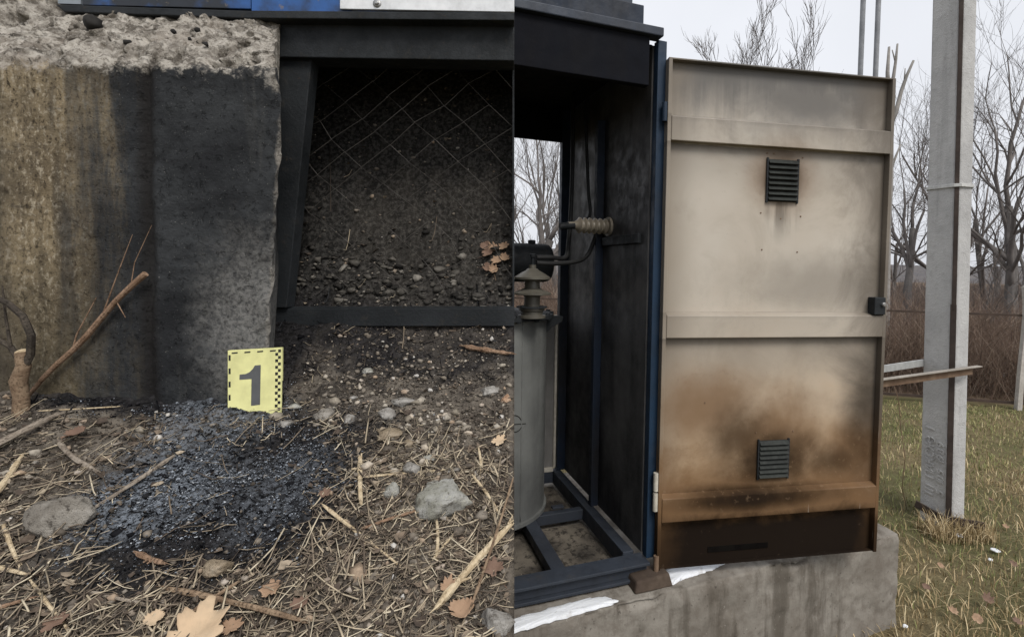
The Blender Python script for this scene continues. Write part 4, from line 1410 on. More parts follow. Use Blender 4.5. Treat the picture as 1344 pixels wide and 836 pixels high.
def build_cabinet():
    root = thing('transformer_cabinet', 'open blue steel transformer cabinet with a scorched cream door folded outward', 'cabinet', (cab_o.x, cab_o.y, ZP), CYAW)
    A = lambda mb, name, m, par=root, **kw: build(mb, name, m, par, local=True, **kw)
    fz = ZF
    # floor frame
    A(MB().box(-CW, -0.004, 0, 0.05, fz - .062, fz - .012), 'floor_channel', M_floorst, bevel=.002)
    A(MB().box(-CW, -0.004, -0.028, 0.06, fz - .012, fz), 'floor_channel_flange', M_floorst, bevel=.002)
    A(MB().box(-CW, -0.004, -0.02, 0.02, fz - .075, fz - .0625), 'floor_channel_flange', M_floorst, bevel=.002)
    A(MB().box(-0.085, -0.035, 0.061, CD, fz - .062, fz + .012), 'floor_side_channel', M_floorst, bevel=.003)
    A(MB().box(-CW, -CW + .05, 0.061, CD, fz - .062, fz + .0), 'floor_side_channel', M_floorst, bevel=.003)
    A(MB().box(-CW + .051, -0.086, 0.52, 0.56, fz - .055, fz - .005), 'floor_cross_bar', M_floorst, bevel=.003)
    A(MB().box(-CW + .051, -0.086, CD - .05, CD, fz - .055, fz + .006), 'floor_cross_bar', M_floorst, bevel=.003)
    for xx in (-0.37, -0.98):
        A(MB().box(xx - .03, xx + .03, 0.061, 0.519, fz - .05, fz - .004), 'tank_rail', M_floorst, bevel=.003)
    for y0_, y1_ in ((.062, .519), (.561, CD - .051)):
        A(MB().box(-CW + .052, -0.087, y0_, y1_, .004, .012), 'floor_pan', M_pan)
    # posts
    A(MB().box(-0.006, 0.034, 0.004, 0.04, fz + .0005, ZT), 'corner_post', M_postf, bevel=.003)
    A(MB().box(-0.06, -0.0, CD - .045, CD, fz + .0125, ZT - .0005), 'corner_post', M_post, bevel=.003)
    A(MB().box(-CW, -CW + .05, -0.012, 0.04, fz + .0005, ZT), 'corner_post', M_post, bevel=.003)
    A(MB().box(-CW, -CW + .05, CD - .045, CD, fz + .0065, ZT - .05), 'corner_post', M_post, bevel=.003)
    A(MB().box(-0.052, -0.0125, 0.50, 0.535, fz + .0125, ZRR), 'wall_rib', M_post, bevel=.003)
    # side sheets
    A(MB().box(-0.012, -0.004, 0.041, CD - .046, fz + .0125, ZT - .01), 'side_sheet', M_wall_in)
    A(MB().box(-CW + .004, -CW + .012, 0.041, CD - .046, fz + .0, ZT - .01), 'side_sheet', M_wall_in)
    # rear: header above the opening, low sheet with its pale folded edge
    A(MB().box(-CW + .05, -0.055, CD - .04, CD - .02, ZRR, ZT - .0005), 'rear_header', M_ceil)
    zl = fz + .92
    A(MB().box(-CW + .1, -0.083, CD - .03, CD - .02, fz + .03, zl), 'rear_sheet', M_wall_bk)
    A(MB().box(-0.083, -0.068, CD - .042, CD - .012, fz + .03, zl + .004), 'rear_sheet_edge', M_cream_edge, bevel=.003)
    A(MB().box(-CW + .1, -0.083, CD - .046, CD - .0305, fz + .008, fz + .034), 'rear_sheet_edge', M_cream_edge, bevel=.003)
    # ceiling and roof
    A(MB().box(-CW + .013, -0.013, 0.041, CD - .041, ZT - .02, ZT - .008), 'ceiling_sheet', M_ceil)
    A(MB().box(-CW - .02, 0.0, -0.03, 0.03, ZT + .0005, ZT + .035), 'roof_rail', M_rail, bevel=.004)
    A(MB().box(-CW, -0.0505, -0.008, 0.03, ZT - .19, ZT - .0005), 'lintel', M_ceil, bevel=.003)
    A(MB().box(-CW - .02, -0.075, 0.0, CD, ZT + .035, ZT + .12), 'roof_fascia', M_post, bevel=.004)
    A(MB().box(-CW - .04, -0.105, 0.04, CD + .05, ZT + .1205, ZT + .34), 'roof_box', M_rail, bevel=.006)
    # wall insulator and cables
    ins = MB()
    prof = []
    for k in range(6):
        x = 0.014 + k * 0.026
        prof += [(0.026, x), (0.036, x + .006), (0.038, x + .012), (0.027, x + .02)]
    zi = EYE + 0.2 - ZP
    io = Vector((-0.013, 0.43, zi))
    A(MB().lathe([(0.045, 0), (0.045, .012), (0.026, .0125)] + prof + [(0.016, .18), (0.014, .21)], io, (-1, 0, 0), 28), 'wall_insulator', M_porc_l, smooth='auto')
    A(MB().box(-0.03, -0.0125, 0.1, 0.48, zi - .09, zi - .05), 'insulator_bracket', M_dark, bevel=.002)
    tip = io + Vector((-.2, 0, 0))
    inv = ROOT[root.name].inverted()
    tl = lambda px, py, Y: inv @ U(px, py, Y)
    def cable(name, pts, r=.011):
        P = [Vector(p) for p in pts]
        out = []
        for i in range(len(P) - 1):      # Catmull-Rom
            p0, p1, p2, p3 = P[max(i - 1, 0)], P[i], P[i + 1], P[min(i + 2, len(P) - 1)]
            for k in range(8):
                s = k / 8
                out.append(0.5 * ((2 * p1) + (p2 - p0) * s + (2 * p0 - 5 * p1 + 4 * p2 - p3) * s * s + (3 * p1 - p0 - 3 * p2 + p3) * s ** 3))
        out.append(P[-1])
        A(MB().tube(out, r, 10), name, M_rubber, smooth='auto')
    cable('cable', [tl(704, 345, 2.42), tl(725, 346, 2.46), tl(752, 344, 2.54), tl(768, 338, 2.6), tl(777, 322, 2.62), tl(780, 302, 2.62), tip])
    cable('cable', [tl(704, 338, 2.44), tl(722, 338, 2.48), tl(742, 338, 2.56), tl(746, 320, 2.6), tl(749, 280, 2.64), tl(751, 230, 2.7), tl(752, 170, 2.75), tl(752, 120, 2.78)])
    cable('cable', [tl(768, 150, 2.72), tl(770, 200, 2.7), tl(772, 250, 2.68), tl(773, 285, 2.64), tip], .009)
    A(MB().tube([tip + Vector((.03, 0, 0)), tip + Vector((-.05, .0, -.01))], .017, 10), 'cable_lug', M_dark, smooth='auto')
    # ---- door, hinged on the front post and swung out
    W, H = 1.0269, 2.08
    yd = 0.1836
    dz = EYE - 1.2396 - ZP
    md = door_material(W, H)
    door = MB()
    door.box(0, W, 0, 0.004, 0, H)
    d = A(door, 'door', md, root)
    d.rotation_euler = (0, 0, yd - CYAW)
    d.location = inv @ Vector((HX, HY, ZP + dz))
    d['label'] = 'cream steel door scorched brown and black from below'
    S = lambda mb, name, m, **kw: build(mb, name, m, d, local=True, **kw)
    S(MB().box(0.0, 0.016, -0.032, -0.0005, 0, H), 'edge_flange', md, bevel=.002)
    S(MB().box(W - 0.016, W, -0.032, -0.0005, 0, H), 'edge_flange', md, bevel=.002)
    S(MB().box(0.0165, W - .0165, -0.03, -0.0005, H - .006, H), 'edge_flange', md, bevel=.001)
    S(MB().box(0.0165, W - .0165, -0.02, -0.0005, 0, .005), 'edge_flange', md, bevel=.001)
    for f0, f1 in ((.104, .156), (.487, .537), (.850, .903)):
        z1_, z0_ = H * (1 - f0), H * (1 - f1)
        mb = MB().prism([(0.0165, -.0005, z0_ + .004), (0.0165, -.034, z0_), (0.0165, -.034, z1_ - .012), (0.0165, -.0005, z1_)], (W - .033, 0, 0))
        S(mb, 'stiffener_band', md, bevel=.003)
    for f0, f1 in ((.178, .262), (.752, .830)):
        z1_, z0_ = H * (1 - f0), H * (1 - f1)
        xa, xb = .445 * W, .575 * W
        S(MB().box(xa, xb, -.006, -.0006, z0_, z1_), 'vent_recess', M_char)
        for xe in (xa - .007, xb):
            S(MB().box(xe, xe + .007, -.009, -.0005, z0_ - .006, z1_ + .006), 'vent_frame', M_dark)
        n = 8
        for k in range(n):
            zc = z0_ + (k + .5) * (z1_ - z0_) / n
            hh = (z1_ - z0_) / n * .5
            S(MB().prism([(xa, -.0065, zc + hh * .9), (xa, -.019, zc - hh * .55), (xa, -.0165, zc - hh * .75), (xa, -.0065, zc + hh * .5)], (xb - xa, 0, 0)), 'vent_slat', M_slat)
    # lock case with its bolt, screws, pull slot
    zk = H * .503
    S(MB().box(W - .07, W - .0165, -.045, -.0005, zk + .015, zk + .09), 'lock_case', M_dark, bevel=.003)
    S(MB().lathe([(.009, 0), (.009, .01), (.006, .013)], (W - .032, -.045, zk + .06), (0, -1, 0), 16), 'lock_bolt', M_zinc, smooth='auto')
    S(MB().box(.23 * W, .5 * W, -.003, -.0006, .045, .068), 'bottom_slot', M_soot)
    for fx, fy in ((.42, .286), (.51, .296), (.6, .29), (.43, .36), (.59, .363), (.43, .735), (.6, .735), (.44, .166), (.47, .166), (.6, .171), (.2, .67)):
        S(MB().lathe([(.0035, 0), (.003, .002)], (fx * W, -.0003, H * (1 - fy)), (0, -1, 0), 10), 'screw', M_rust_webshade)
    # hinge pins on the post side
    for fz_ in (.12, .88, .16):
        S(MB().lathe([(.011, 0), (.011, .075)], (-.008, -.02, H * fz_), (0, 0, 1), 14), 'hinge', M_cream_edge if fz_ < .5 else M_postf, smooth='auto')
    return root


M_soot = mat_simple('black_soot', (0.006, 0.005, 0.005), (0.01, 0.009, 0.008), 60, 1.0, spec=0.0)
M_slat = mat_simple('sooted_vent_slat', (0.014, 0.016, 0.015), (0.03, 0.034, 0.03), 60, 0.6, spec=0.2)
cab = build_cabinet()

M_foot = mat_simple('dark_rusty_foot', (0.06, 0.042, 0.032), (0.095, 0.07, 0.052), 40, 0.9, dist=0.003)
# rusty foot under the cabinet corner
fo = GZ(852, 765, ZP)
root = thing('rusty_foot_plate', 'rusty steel foot under the hinge corner of the cabinet', 'foot plate', (fo.x, fo.y, ZP), CYAW)
mb = MB()
mb.hexa([(-.09, -.05, -.003), (.085, -.05, -.003), (.085, .06, -.003), (-.09, .06, -.003), (-.078, -.04, .042), (.072, -.04, .05), (.072, .05, .05), (-.078, .05, .042)])
build(mb, 'foot', M_foot, root, local=True, bevel=.008)
build(MB().lathe([(.011, .04), (.011, .11)], (.03, .0, 0), (0, 0, 1), 14), 'pin', M_rust_webshade, root, local=True, smooth='auto')

# ------------------------------------------------------------------ transformer inside
def build_transformer():
    zf = ZP + ZF
    R = 0.335
    c = Vector((-0.495, 2.66, 0))
    ztop = U(700, 416, 2.5).z
    Mt = soot_sheet('grey_tank_paint', (0.2, 0.205, 0.195), 0.35, 0.45)
    root = thing('power_transformer', 'sooted grey oil transformer with porcelain bushings inside the cabinet', 'transformer', (c.x, c.y, zf), CYAW)
    h = ztop - zf
    b = lambda mb, n_, m, par=root, **k: build(mb, n_, m, par, local=True, **k)
    b(MB().lathe([(R + .012, -.004), (R + .012, .012), (R, .014), (R, h - .014)], (0, 0, 0), n=96), 'tank', Mt, smooth='auto')
    b(MB().lathe([(R + .035, h - .0135), (R + .035, h + .004), (R + .02, h + .006), (R * .5, h + .02)], (0, 0, 0), n=96), 'lid', M_dark, smooth='auto')
    for k in range(20):
        an = k * math.tau / 20
        b(MB().lathe([(.011, h - .02), (.011, h + .014)], ((R + .024) * math.cos(an), (R + .024) * math.sin(an), 0), n=6), 'lid_bolt', M_dark)
    inv = ROOT[root.name].inverted()
    # bushings : the one in view stands at px 697
    p = inv @ U(698, 412, 2.42)
    def bushing(x, y):
        prof = [(.062, 0), (.062, .012), (.05, .014), (.05, .03), (.058, .034), (.058, .045), (.036, .05), (.036, .095), (.04, .1), (.085, .106), (.085, .113), (.05, .128), (.035, .135), (.034, .165), (.04, .17), (.082, .176), (.082, .184), (.05, .205), (.03, .215), (.024, .222), (.016, .224), (.016, .24)]
        q = b(MB().lathe(prof, (x, y, h + .004), n=40), 'bushing', M_porc, smooth='auto')
        b(MB().lathe([(.008, .24), (.008, .275), (.014, .276), (.014, .288), (.007, .29)], (x, y, h + .004), n=12), 'terminal', M_dark, q, smooth='auto')
        b(MB().lathe([(.07, .046), (.07, .052)], (x, y, h + .004), n=24), 'clamp_ring', M_dark, q, smooth='auto')
    bushing(p.x, p.y)
    bushing(p.x - .17, p.y - .02)
    bushing(p.x - .33, p.y + .03)
    # conservator drum
    q = inv @ U(700, 345, 2.78)
    b(MB().lathe([(.02, -.62), (.085, -.6), (.096, -.585), (.1, -.57), (.1, -.02), (.096, 0), (.085, .012), (.02, .02)], (q.x + .075, q.y, q.z), (1, 0, 0), n=40), 'conservator', M_dark, smooth='auto')
    b(MB().lathe([(.02, .095), (.02, .115), (.012, .118)], (q.x - .01, q.y, q.z), n=14), 'filler_cap', M_dark, smooth='auto')
    b(MB().tube([(q.x - .25, q.y, q.z - .09), (q.x - .25, q.y - .05, h)], .02, 12), 'conservator_pipe', M_dark, smooth='auto')
    # lifting lug on the rim
    a = -0.12
    L_ = Vector((math.cos(a), math.sin(a), 0))
    s = Vector((-L_.y, L_.x, 0)) * .012
    r0 = R - .004
    poly = [L_ * r0 + Vector((0, 0, h - .11)), L_ * (r0 + .035) + Vector((0, 0, h - .075)), L_ * (r0 + .09) + Vector((0, 0, h - .045)), L_ * (r0 + .095) + Vector((0, 0, h - .02)), L_ * (r0 + .07) + Vector((0, 0, h - .0145)), L_ * r0 + Vector((0, 0, h - .0145))]
    b(MB().prism([p_ - s for p_ in poly], s * 2), 'lifting_lug', M_dark, bevel=.002)
    # hand-drawn crossed ring on the tank wall
    tt = []
    def on_tank(px, py):
        d = inv.to_3x3() @ ray(px, py)
        o = inv @ Vector((0, 0, EYE))
        A_ = d.x ** 2 + d.y ** 2
        B_ = 2 * (o.x * d.x + o.y * d.y)
        C_ = o.x ** 2 + o.y ** 2 - (R + .0004) ** 2
        D_ = max(B_ * B_ - 4 * A_ * C_, 0)
        return o + d * ((-B_ - math.sqrt(D_)) / (2 * A_))
    ring = [on_tank(675 + 10 * math.cos(k * math.tau / 28), 556 + 11 * math.sin(k * math.tau / 28)) for k in range(29)]
    mk = MB().tube(ring, .0022, 6)
    mk.tube([on_tank(672 + k * 3, 557 - k * .2) for k in range(7)], .0022, 6)
    b(mk, 'drawn_mark', M_char)
    sa = math.atan2(*reversed((inv @ Vector((0, 0, EYE))).xy)) + .62
    b(MB().tube([(R * math.cos(sa), R * math.sin(sa), .02 + (h - .04) * k / 30) for k in range(31)], [.003 + .0008 * (k % 2) for k in range(31)], 6), 'weld_seam', Mt, smooth=True)
    # earth tag at the base
    b(MB().box(R - .0, R + .06, -.2, -.17, .002, .012), 'base_tab', M_floorst, bevel=.002)


build_transformer()

# ------------------------------------------------------------------ reinforced concrete pole with its earthing strip and cross rail
def pole_material():
    t = NT('pole_concrete')
    n0, n1, n2, n3 = t.noise(3, 4), t.noise(25, 6, 0.65), t.noise(110, 6, 0.7), t.noise(300, 3)
    c = t.mix(t.ramp(n0, 0.35, 0.65), (0.44, 0.435, 0.43), (0.53, 0.525, 0.515))
    c = t.mix(t.ramp(n1, 0.5, 0.7, 0, 0.45), c, (0.32, 0.31, 0.3))
    c = t.mix(t.ramp(n2, 0.64, 0.72, 0, 0.6), c, (0.2, 0.19, 0.18))
    h = t.math('ADD', t.math('MULTIPLY', n1, 0.5), t.math('MULTIPLY', n2, 0.5))
    c = t.mix(t.ramp(t.noise(7, 5, .65, (1, 1, .08)), .52, .66, 0, .35), c, (0.24, 0.235, 0.23))
    return t.done(c, 0.9, 0, h, 0.014, 0.8, 0.2)


POLE_RZ = math.radians(-31)


def build_pole():
    base = GZ(1238, 690, 0.0)
    s = base.y / F_PX
    root = thing('concrete_pole', 'tall grey concrete utility pole with a rusty earthing strip down its front', 'pole', (base.x, base.y, 0), POLE_RZ)
    xl0, xr0 = -.138, .118
    H = 6.2
    def sec(z):
        k = 1 - 0.012 * z
        return [((xl0) * k, .03 * k, z), ((xl0 * .0 + .004) * k, -.055 * k, z), ((.045) * k, -.058 * k, z), (xr0 * k, .01 * k, z), (xr0 * .85 * k, .22 * k, z), (xl0 * .8 * k, .22 * k, z)]
    mb = MB()
    vs_, fs_ = [], []
    zs = [-.3 + (H + .3) * i / 60 for i in range(61)]
    for z in zs:
        vs_ += sec(z)
    for i in range(60):
        for k in range(6):
            fs_.append((i * 6 + k, i * 6 + (k + 1) % 6, i * 6 + 6 + (k + 1) % 6, i * 6 + 6 + k))
    fs_.append(tuple(range(60 * 6, 61 * 6)))
    mb.add(vs_, fs_)
    m = pole_material()
    b = lambda mb_, n_, m_, **k: build(mb_, n_, m_, root, local=True, **k)
    b(mb, 'shaft', m, bevel=.008)
    def strip(z0, z1, w, xo):
        k0, k1 = 1 - .012 * z0, 1 - .012 * z1
        return MB().hexa([((.024 + xo) * k0 - w, -.058 * k0 - .008, z0), ((.024 + xo) * k0 + w, -.058 * k0 - .008, z0), ((.024 + xo) * k0 + w, -.058 * k0 + .006, z0), ((.024 + xo) * k0 - w, -.058 * k0 + .006, z0),
                          ((.024 + xo) * k1 - w, -.058 * k1 - .008, z1), ((.024 + xo) * k1 + w, -.058 * k1 - .008, z1), ((.024 + xo) * k1 + w, -.058 * k1 + .006, z1), ((.024 + xo) * k1 - w, -.058 * k1 + .006, z1)])
    M_strip = mat_simple('brown_strip_steel', (0.04, 0.03, 0.026), (0.068, 0.05, 0.042), 40, 0.8, dist=0.001)
    b(strip(-.05, 1.55, .017, 0.0), 'earthing_strip', M_strip, bevel=.002)
    b(strip(1.5, H, .013, 0.002), 'earthing_strip', M_strip, bevel=.002)
    # pale band
    zb_ = U(1245, 243, base.y - .05).z
    k = 1 - .012 * zb_
    pts = [Vector((x * 1.0, y, zb_)) for x, y, _ in sec(zb_)]
    cx_ = sum(pts, Vector()) / 6
    out = [p + (p - cx_).normalized() * .008 for p in pts]
    out[1].y -= .008
    out[2].y -= .008
    bb = MB()
    for i in range(6):
        bb.beam(out[i], out[(i + 1) % 6], .008, .022)
    b(bb, 'clamp_band', mat_simple('band_zinc', (0.5, 0.5, 0.49), (0.6, 0.6, 0.58), 40, 0.5), bevel=.002)
    # steel at the foot
    b(MB().beam((xl0 - .03, -.03, .13), (xl0 * .1, -.09, .085), .012, .05), 'foot_angle', M_strip, bevel=.002)
    b(MB().beam((.0, -.09, .085), (.23, -.05, .08), .012, .05), 'foot_angle', M_strip, bevel=.002)
    # writing pressed into the left face, reading upward
    e1 = Vector((0, 0, 1))
    p0, p1 = Vector((xl0, .03, 0)), Vector((.004, -.055, 0))
    ex = (p1 - p0).normalized()
    nrm = Vector((ex.y, -ex.x, 0))
    if nrm.y > 0:
        nrm = -nrm
    glyphs = []
    for txt, fr, z0, size in (('III ПАКСЖЗ 1', .52, .2, .078), ('5 105 1989', .92, .22, .07)):
        for ch in txt:
            if ch != ' ':
                glyphs.append((ch, fr, z0, size))
            z0 += size * (.34 if ch in 'I1' else .45 if ch == ' ' else .64)
    for txt, fr, z0, size in glyphs:
        cu_ = bpy.data.curves.new('pressed_writing', 'FONT')
        cu_.body = txt
        cu_.size = size
        cu_.extrude = .006
        cu_.offset = .001
        cu_.shear = 0.15
        ob = bpy.data.objects.new('pressed_writing', cu_)
        COL.objects.link(ob)
        bpy.context.view_layer.update()
        dg = bpy.context.evaluated_depsgraph_get()
        me = bpy.data.meshes.new_from_object(ob.evaluated_get(dg))
        bpy.data.objects.remove(ob)
        q = p0.lerp(p1, fr) + Vector((0, 0, z0))
        M4 = Matrix(((e1.x, -ex.x, nrm.x, q.x), (e1.y, -ex.y, nrm.y, q.y), (e1.z, -ex.z, nrm.z, q.z), (0, 0, 0, 1)))
        M4 = Matrix(((e1.x, -ex.x, nrm.x, q.x), (e1.y, -ex.y, nrm.y, q.y), (e1.z, -ex.z, nrm.z, q.z), (0, 0, 0, 1)))
        for v in me.vertices:
            w = M4 @ v.co
            kk = 1 - .012 * w.z
            v.co = Vector((w.x * kk, w.y * kk, w.z)) + nrm * .0012
        me.materials.clear()
        o = bpy.data.objects.new('pressed_writing', me)
        COL.objects.link(o)
        o.parent = root
        me.materials.append(m)
    for ch in root.children:             # the pole stands a little off plumb
        for v in ch.data.vertices:
            v.co.x -= .018 * v.co.z
    return base


PB = build_pole()
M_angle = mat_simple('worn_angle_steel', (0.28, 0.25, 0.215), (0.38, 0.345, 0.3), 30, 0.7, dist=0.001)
# angle iron in front of the pole : top flange pale, web below in a darker tone
Yr = PB.y - .085
a, b = U(1120, 502, Yr - .42), U(1283, 480, Yr)
root = thing('angle_rail', 'worn angle iron rail running from behind the door across the pole front', 'rail', tuple(b))
d = (b - a).normalized()
side = Vector((-d.y, d.x, 0))
side = side if side.y < 0 else -side
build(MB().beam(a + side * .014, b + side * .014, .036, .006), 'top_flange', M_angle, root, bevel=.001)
build(MB().beam(a - side * .001 + Vector((0, 0, -.0285)), b - d * .05 - side * .001 + Vector((0, 0, -.0285)), .006, .05), 'web', M_rust_webshade, root, bevel=.001)  # rust brown here also paints the shade under the flange
a, b = U(1120, 490, Yr + .05), U(1212, 476, Yr + .2)
o = build(MB().beam(a, b, .012, .05), 'flat_rail', mat_simple('grey_flat_steel', (0.4, 0.41, 0.41), (0.47, 0.47, 0.46), 30, 0.6), bevel=.002, loc=tuple(b))
tag(o, 'pale grey flat steel rail ending at the left side of the pole', 'rail')
# loose wire hanging from the rail
wp = [U(1174, 503, Yr - .27), U(1180, 530, Yr - .25), U(1182, 560, Yr - .24), U(1188, 600, Yr - .23), U(1184, 640, Yr - .2), GZ(1190, 668, 0.0)]
o = build(MB().tube(wp, .0022, 6), 'hanging_wire', M_rust_webshade, smooth=True, loc=tuple(wp[-1]))
tag(o, 'thin rusty wire hanging from the angle iron rail into the grass', 'wire')

# two thin masts behind the cabinet
M_mast = mat_simple('grey_pipe', (0.24, 0.25, 0.27), (0.32, 0.33, 0.35), 20, 0.5)
for i, px in enumerate((1124, 1144)):
    p = U(px, 90, 4.6)
    o = build(MB().lathe([(.021, -.1), (.021, 5.6), (.006, 5.61)], (p.x + .035, 4.6, 0), n=16), 'steel_pipe_mast', M_mast, smooth='auto', loc=(p.x, 4.6, 0))
    tag(o, ('slim grey steel pipe mast behind the door, farther from the concrete pole', 'slim grey steel pipe mast behind the door, closer to the concrete pole')[i], 'mast', 'pair of pipe masts behind the door')

# ------------------------------------------------------------------ fence
M_fpost = mat_simple('pale_fence_post', (0.42, 0.39, 0.35), (0.5, 0.47, 0.43), 30, 0.85, dist=0.002)
M_frail = mat_simple('dark_fence_rail', (0.05, 0.035, 0.028), (0.08, 0.055, 0.042), 30, 0.8)


def build_fence():
    A_ = GZ(1338, 536, 0.0)
    far = Vector((-0.5, A_.y + 1.75, 0))
    d = (far - A_).normalized()
    root = thing('mesh_fence', 'low chain-link fence with dark rails and pale posts before the brush', 'fence', tuple(A_))
    S = lambda s, z: A_ + d * s + Vector((0, 0, z))
    s0, s1 = -6.0, 14.0
    zt = U(1250, 411, GZ(1250, 530, 0).y).z
    build(MB().beam(S(s0, zt), S(s1, zt), .028, .028), 'rail', M_frail, root)
    build(MB().beam(S(s0, .07), S(s1, .07), .03, .034), 'rail', M_frail, root)
    for k in range(-2, 6):
        s = k * 2.55
        w = .05
        p = S(s, 0)
        build(MB().tube([p + Vector((-.05, -.03, -.2)), p + Vector((-.03, -.03, .5)), p + Vector((0, -.03, 1.1)), p + Vector((.0, -.03, 1.38)), p + Vector((-.035, -.03, 1.62))], [.045, .043, .042, .042, .038], 4), 'post', M_fpost, root)
    mb = MB()
    n = 0
    pitch = .075
    s = s0
    while s < s1:
        for sg in (1, -1):
            z0, z1 = .08, zt
            mb.add([S(s, z0), S(s + sg * (z1 - z0) * .8, z1), S(s + sg * (z1 - z0) * .8, z1) + Vector((0, 0, .0035)), S(s, z0) + Vector((0, 0, .0035))], [(0, 1, 2, 3)])
        s += pitch
    o = build(mb, 'chain_link', mat_simple('rusty_mesh_wire', (0.11, 0.08, 0.06), (0.16, 0.12, 0.1), 30, 0.8), root)
    o['kind'] = 'stuff'
    return A_, d


FA, FD = build_fence()

# ------------------------------------------------------------------ grass
def blades(name, n, xr, yr, keep, hmin, hmax, wid, mat, lean=.5):
    X, Y = rng.uniform(*xr, n), rng.uniform(*yr, n)
    ok = rng.random(n) < keep(X, Y)
    # not inside the plinth or bank
    q = (X - pl_a.x) * uu.x + (Y - pl_a.y) * uu.y
    r = -(X - pl_a.x) * uu.y + (Y - pl_a.y) * uu.x
    Lr = (pl_b - pl_a).length
    ok &= ~((q < Lr + .012) & (q > -.7) & (r > -.012) & (r < 1.35))
    ok &= ~((X < .1) & (Y < 1.6))
    X, Y = X[ok], Y[ok]
    m = len(X)
    h = hmin * (hmax / hmin) ** rng.random(m)
    an = rng.uniform(0, 6.283, m)
    ln = np.abs(rng.normal(0, lean, m)) * h
    w = wid * rng.uniform(.6, 1.3, m)
    px, py = -np.sin(an) * w, np.cos(an) * w
    dx, dy = np.cos(an) * ln, np.sin(an) * ln
    z = 0.018 * fbm(X, Y, 0.9, 3, 3) - .004
    V = np.zeros((m, 7, 3))
    for i, (t, ww) in enumerate(((0, 1.0), (.4, .9), (.75, .6))):
        hz = h * (t - .18 * t * t * np.minimum(ln / h, 1.5))
        cx, cy = X + dx * t * t, Y + dy * t * t
        V[:, 2 * i, 0], V[:, 2 * i, 1], V[:, 2 * i, 2] = cx - px * ww, cy - py * ww, z + hz
        V[:, 2 * i + 1, 0], V[:, 2 * i + 1, 1], V[:, 2 * i + 1, 2] = cx + px * ww, cy + py * ww, z + hz
    V[:, 6, 0], V[:, 6, 1], V[:, 6, 2] = X + dx, Y + dy, z + h * (1 - .25 * np.minimum(ln / h, 1.5))
    f = np.array([(0, 1, 3), (0, 3, 2), (2, 3, 5), (2, 5, 4), (4, 5, 6)])
    Fc = (f[None] + (np.arange(m) * 7)[:, None, None]).reshape(-1, 3)
    return tag(np_obj(name, V.reshape(-1, 3), Fc, mat), kind='stuff')


M_green = mat_island('green_grass', [(0, (0.131, 0.149, 0.053)), (0.5, (0.227, 0.254, 0.096)), (0.85, (0.367, 0.367, 0.158)), (1, (0.630, 0.525, 0.280))])
M_dry = mat_island('dry_grass', [(0, (0.198, 0.146, 0.072)), (0.4, (0.397, 0.298, 0.159)), (0.8, (0.582, 0.450, 0.265)), (1, (0.750, 0.635, 0.409))])
patchy = lambda X, Y: np.clip(.5 + .9 * fbm(X, Y, 1.1, 3, 81), 0, 1)
wedge = lambda X, Y: np.where((X > .42 * Y - .1) & (X < 1.0 * Y + .5), 1, .22)
dryness = lambda X, Y: np.clip((4.6 - Y + 1.2 * fbm(X, Y, .8, 3, 82)) / 1.6, .1, .95)
fencey = lambda X, Y: (Y < FA.y + (X - FA.x) * FD.y / FD.x - .05)
blades('green_grass', 130000, (-2, 8.5), (1.6, 8.6), lambda X, Y: wedge(X, Y) * fencey(X, Y) * (1 - dryness(X, Y)) * (.5 + .5 * patchy(X, Y)), .02, .07, .0026, M_green, .7)
blades('dry_grass', 120000, (-2, 8), (1.0, 8.5), lambda X, Y: wedge(X, Y) * fencey(X, Y) * np.clip(dryness(X, Y), .22, 1) * (.55 + .45 * patchy(X, Y)), .03, .095, .0024, M_dry, .8)
blades('tall_dry_tufts', 5000, (1.2, 6), (2.0, 8.0), lambda X, Y: np.clip(fbm(X, Y, 1.7, 2, 83) * 1.6 - .35, 0, 1) * fencey(X, Y) * (Y < 4.5), .09, .22, .002, M_dry, .8)
# tuft at the pole foot
blades('pole_foot_tuft', 900, (PB.x - .22, PB.x + .2), (PB.y - .26, PB.y - .03), lambda X, Y: np.ones_like(X), .05, .2, .0022, M_dry, .7)
# leaves on the grass
for i, (px, py, s_) in enumerate([(1296, 786, 26), (1282, 812, 22), (1330, 740, 18), (1250, 800, 20), (1215, 770, 18), (1320, 690, 14), (1300, 655, 12), (1235, 742, 14), (1336, 815, 22)]):
    p = GZ(px, py, 0.05)
    leaf(px, py, s_, rnd.uniform(0, 6), M_leaf_o if i % 2 else M_leaf_b, 'fallen dry leaf on the grass near the pole', 90 + i, curl=.6, group='leaves on the grass by the pole', at=Vector((p.x, p.y, 0.045)))
# scraps of snow on the ground
for i, (px, py, w_) in enumerate([(1258, 702, 13), (1306, 722, 11), (1300, 735, 7), (1188, 822, 7), (1272, 692, 6)]):
    c = GZ(px, py, 0.02)
    r = w_ * c.y / F_PX / 2
    hs = [c + Vector((math.cos(k * math.tau / 9) * r * rnd.uniform(.6, 1.1), math.sin(k * math.tau / 9) * r * rnd.uniform(.7, 1.2), 0)) for k in range(9)]
    o = snow_strip(None, 'crumb of snow caught in the grass near the pole', 5 + i, z=0.022, h=.006, hits=hs)
    o['group'] = 'snow crumbs near the pole'
for i, (px, py, w_, y_) in enumerate([(1290, 473, 26, 8.6), (1322, 492, 34, 8.0), (1338, 497, 16, 7.9)]):
    c = GZ(px, py, 0.02)
    r = w_ * c.y / F_PX / 2
    hs = [c + Vector((math.cos(k * math.tau / 9) * r * rnd.uniform(.7, 1.1), math.sin(k * math.tau / 9) * r * rnd.uniform(1.0, 1.6), 0)) for k in range(9)]
    o = snow_strip(None, 'patch of snow lying under the brush behind the fence', 15 + i, z=0.02, h=.05, hits=hs)
    o['group'] = 'snow under the brush'

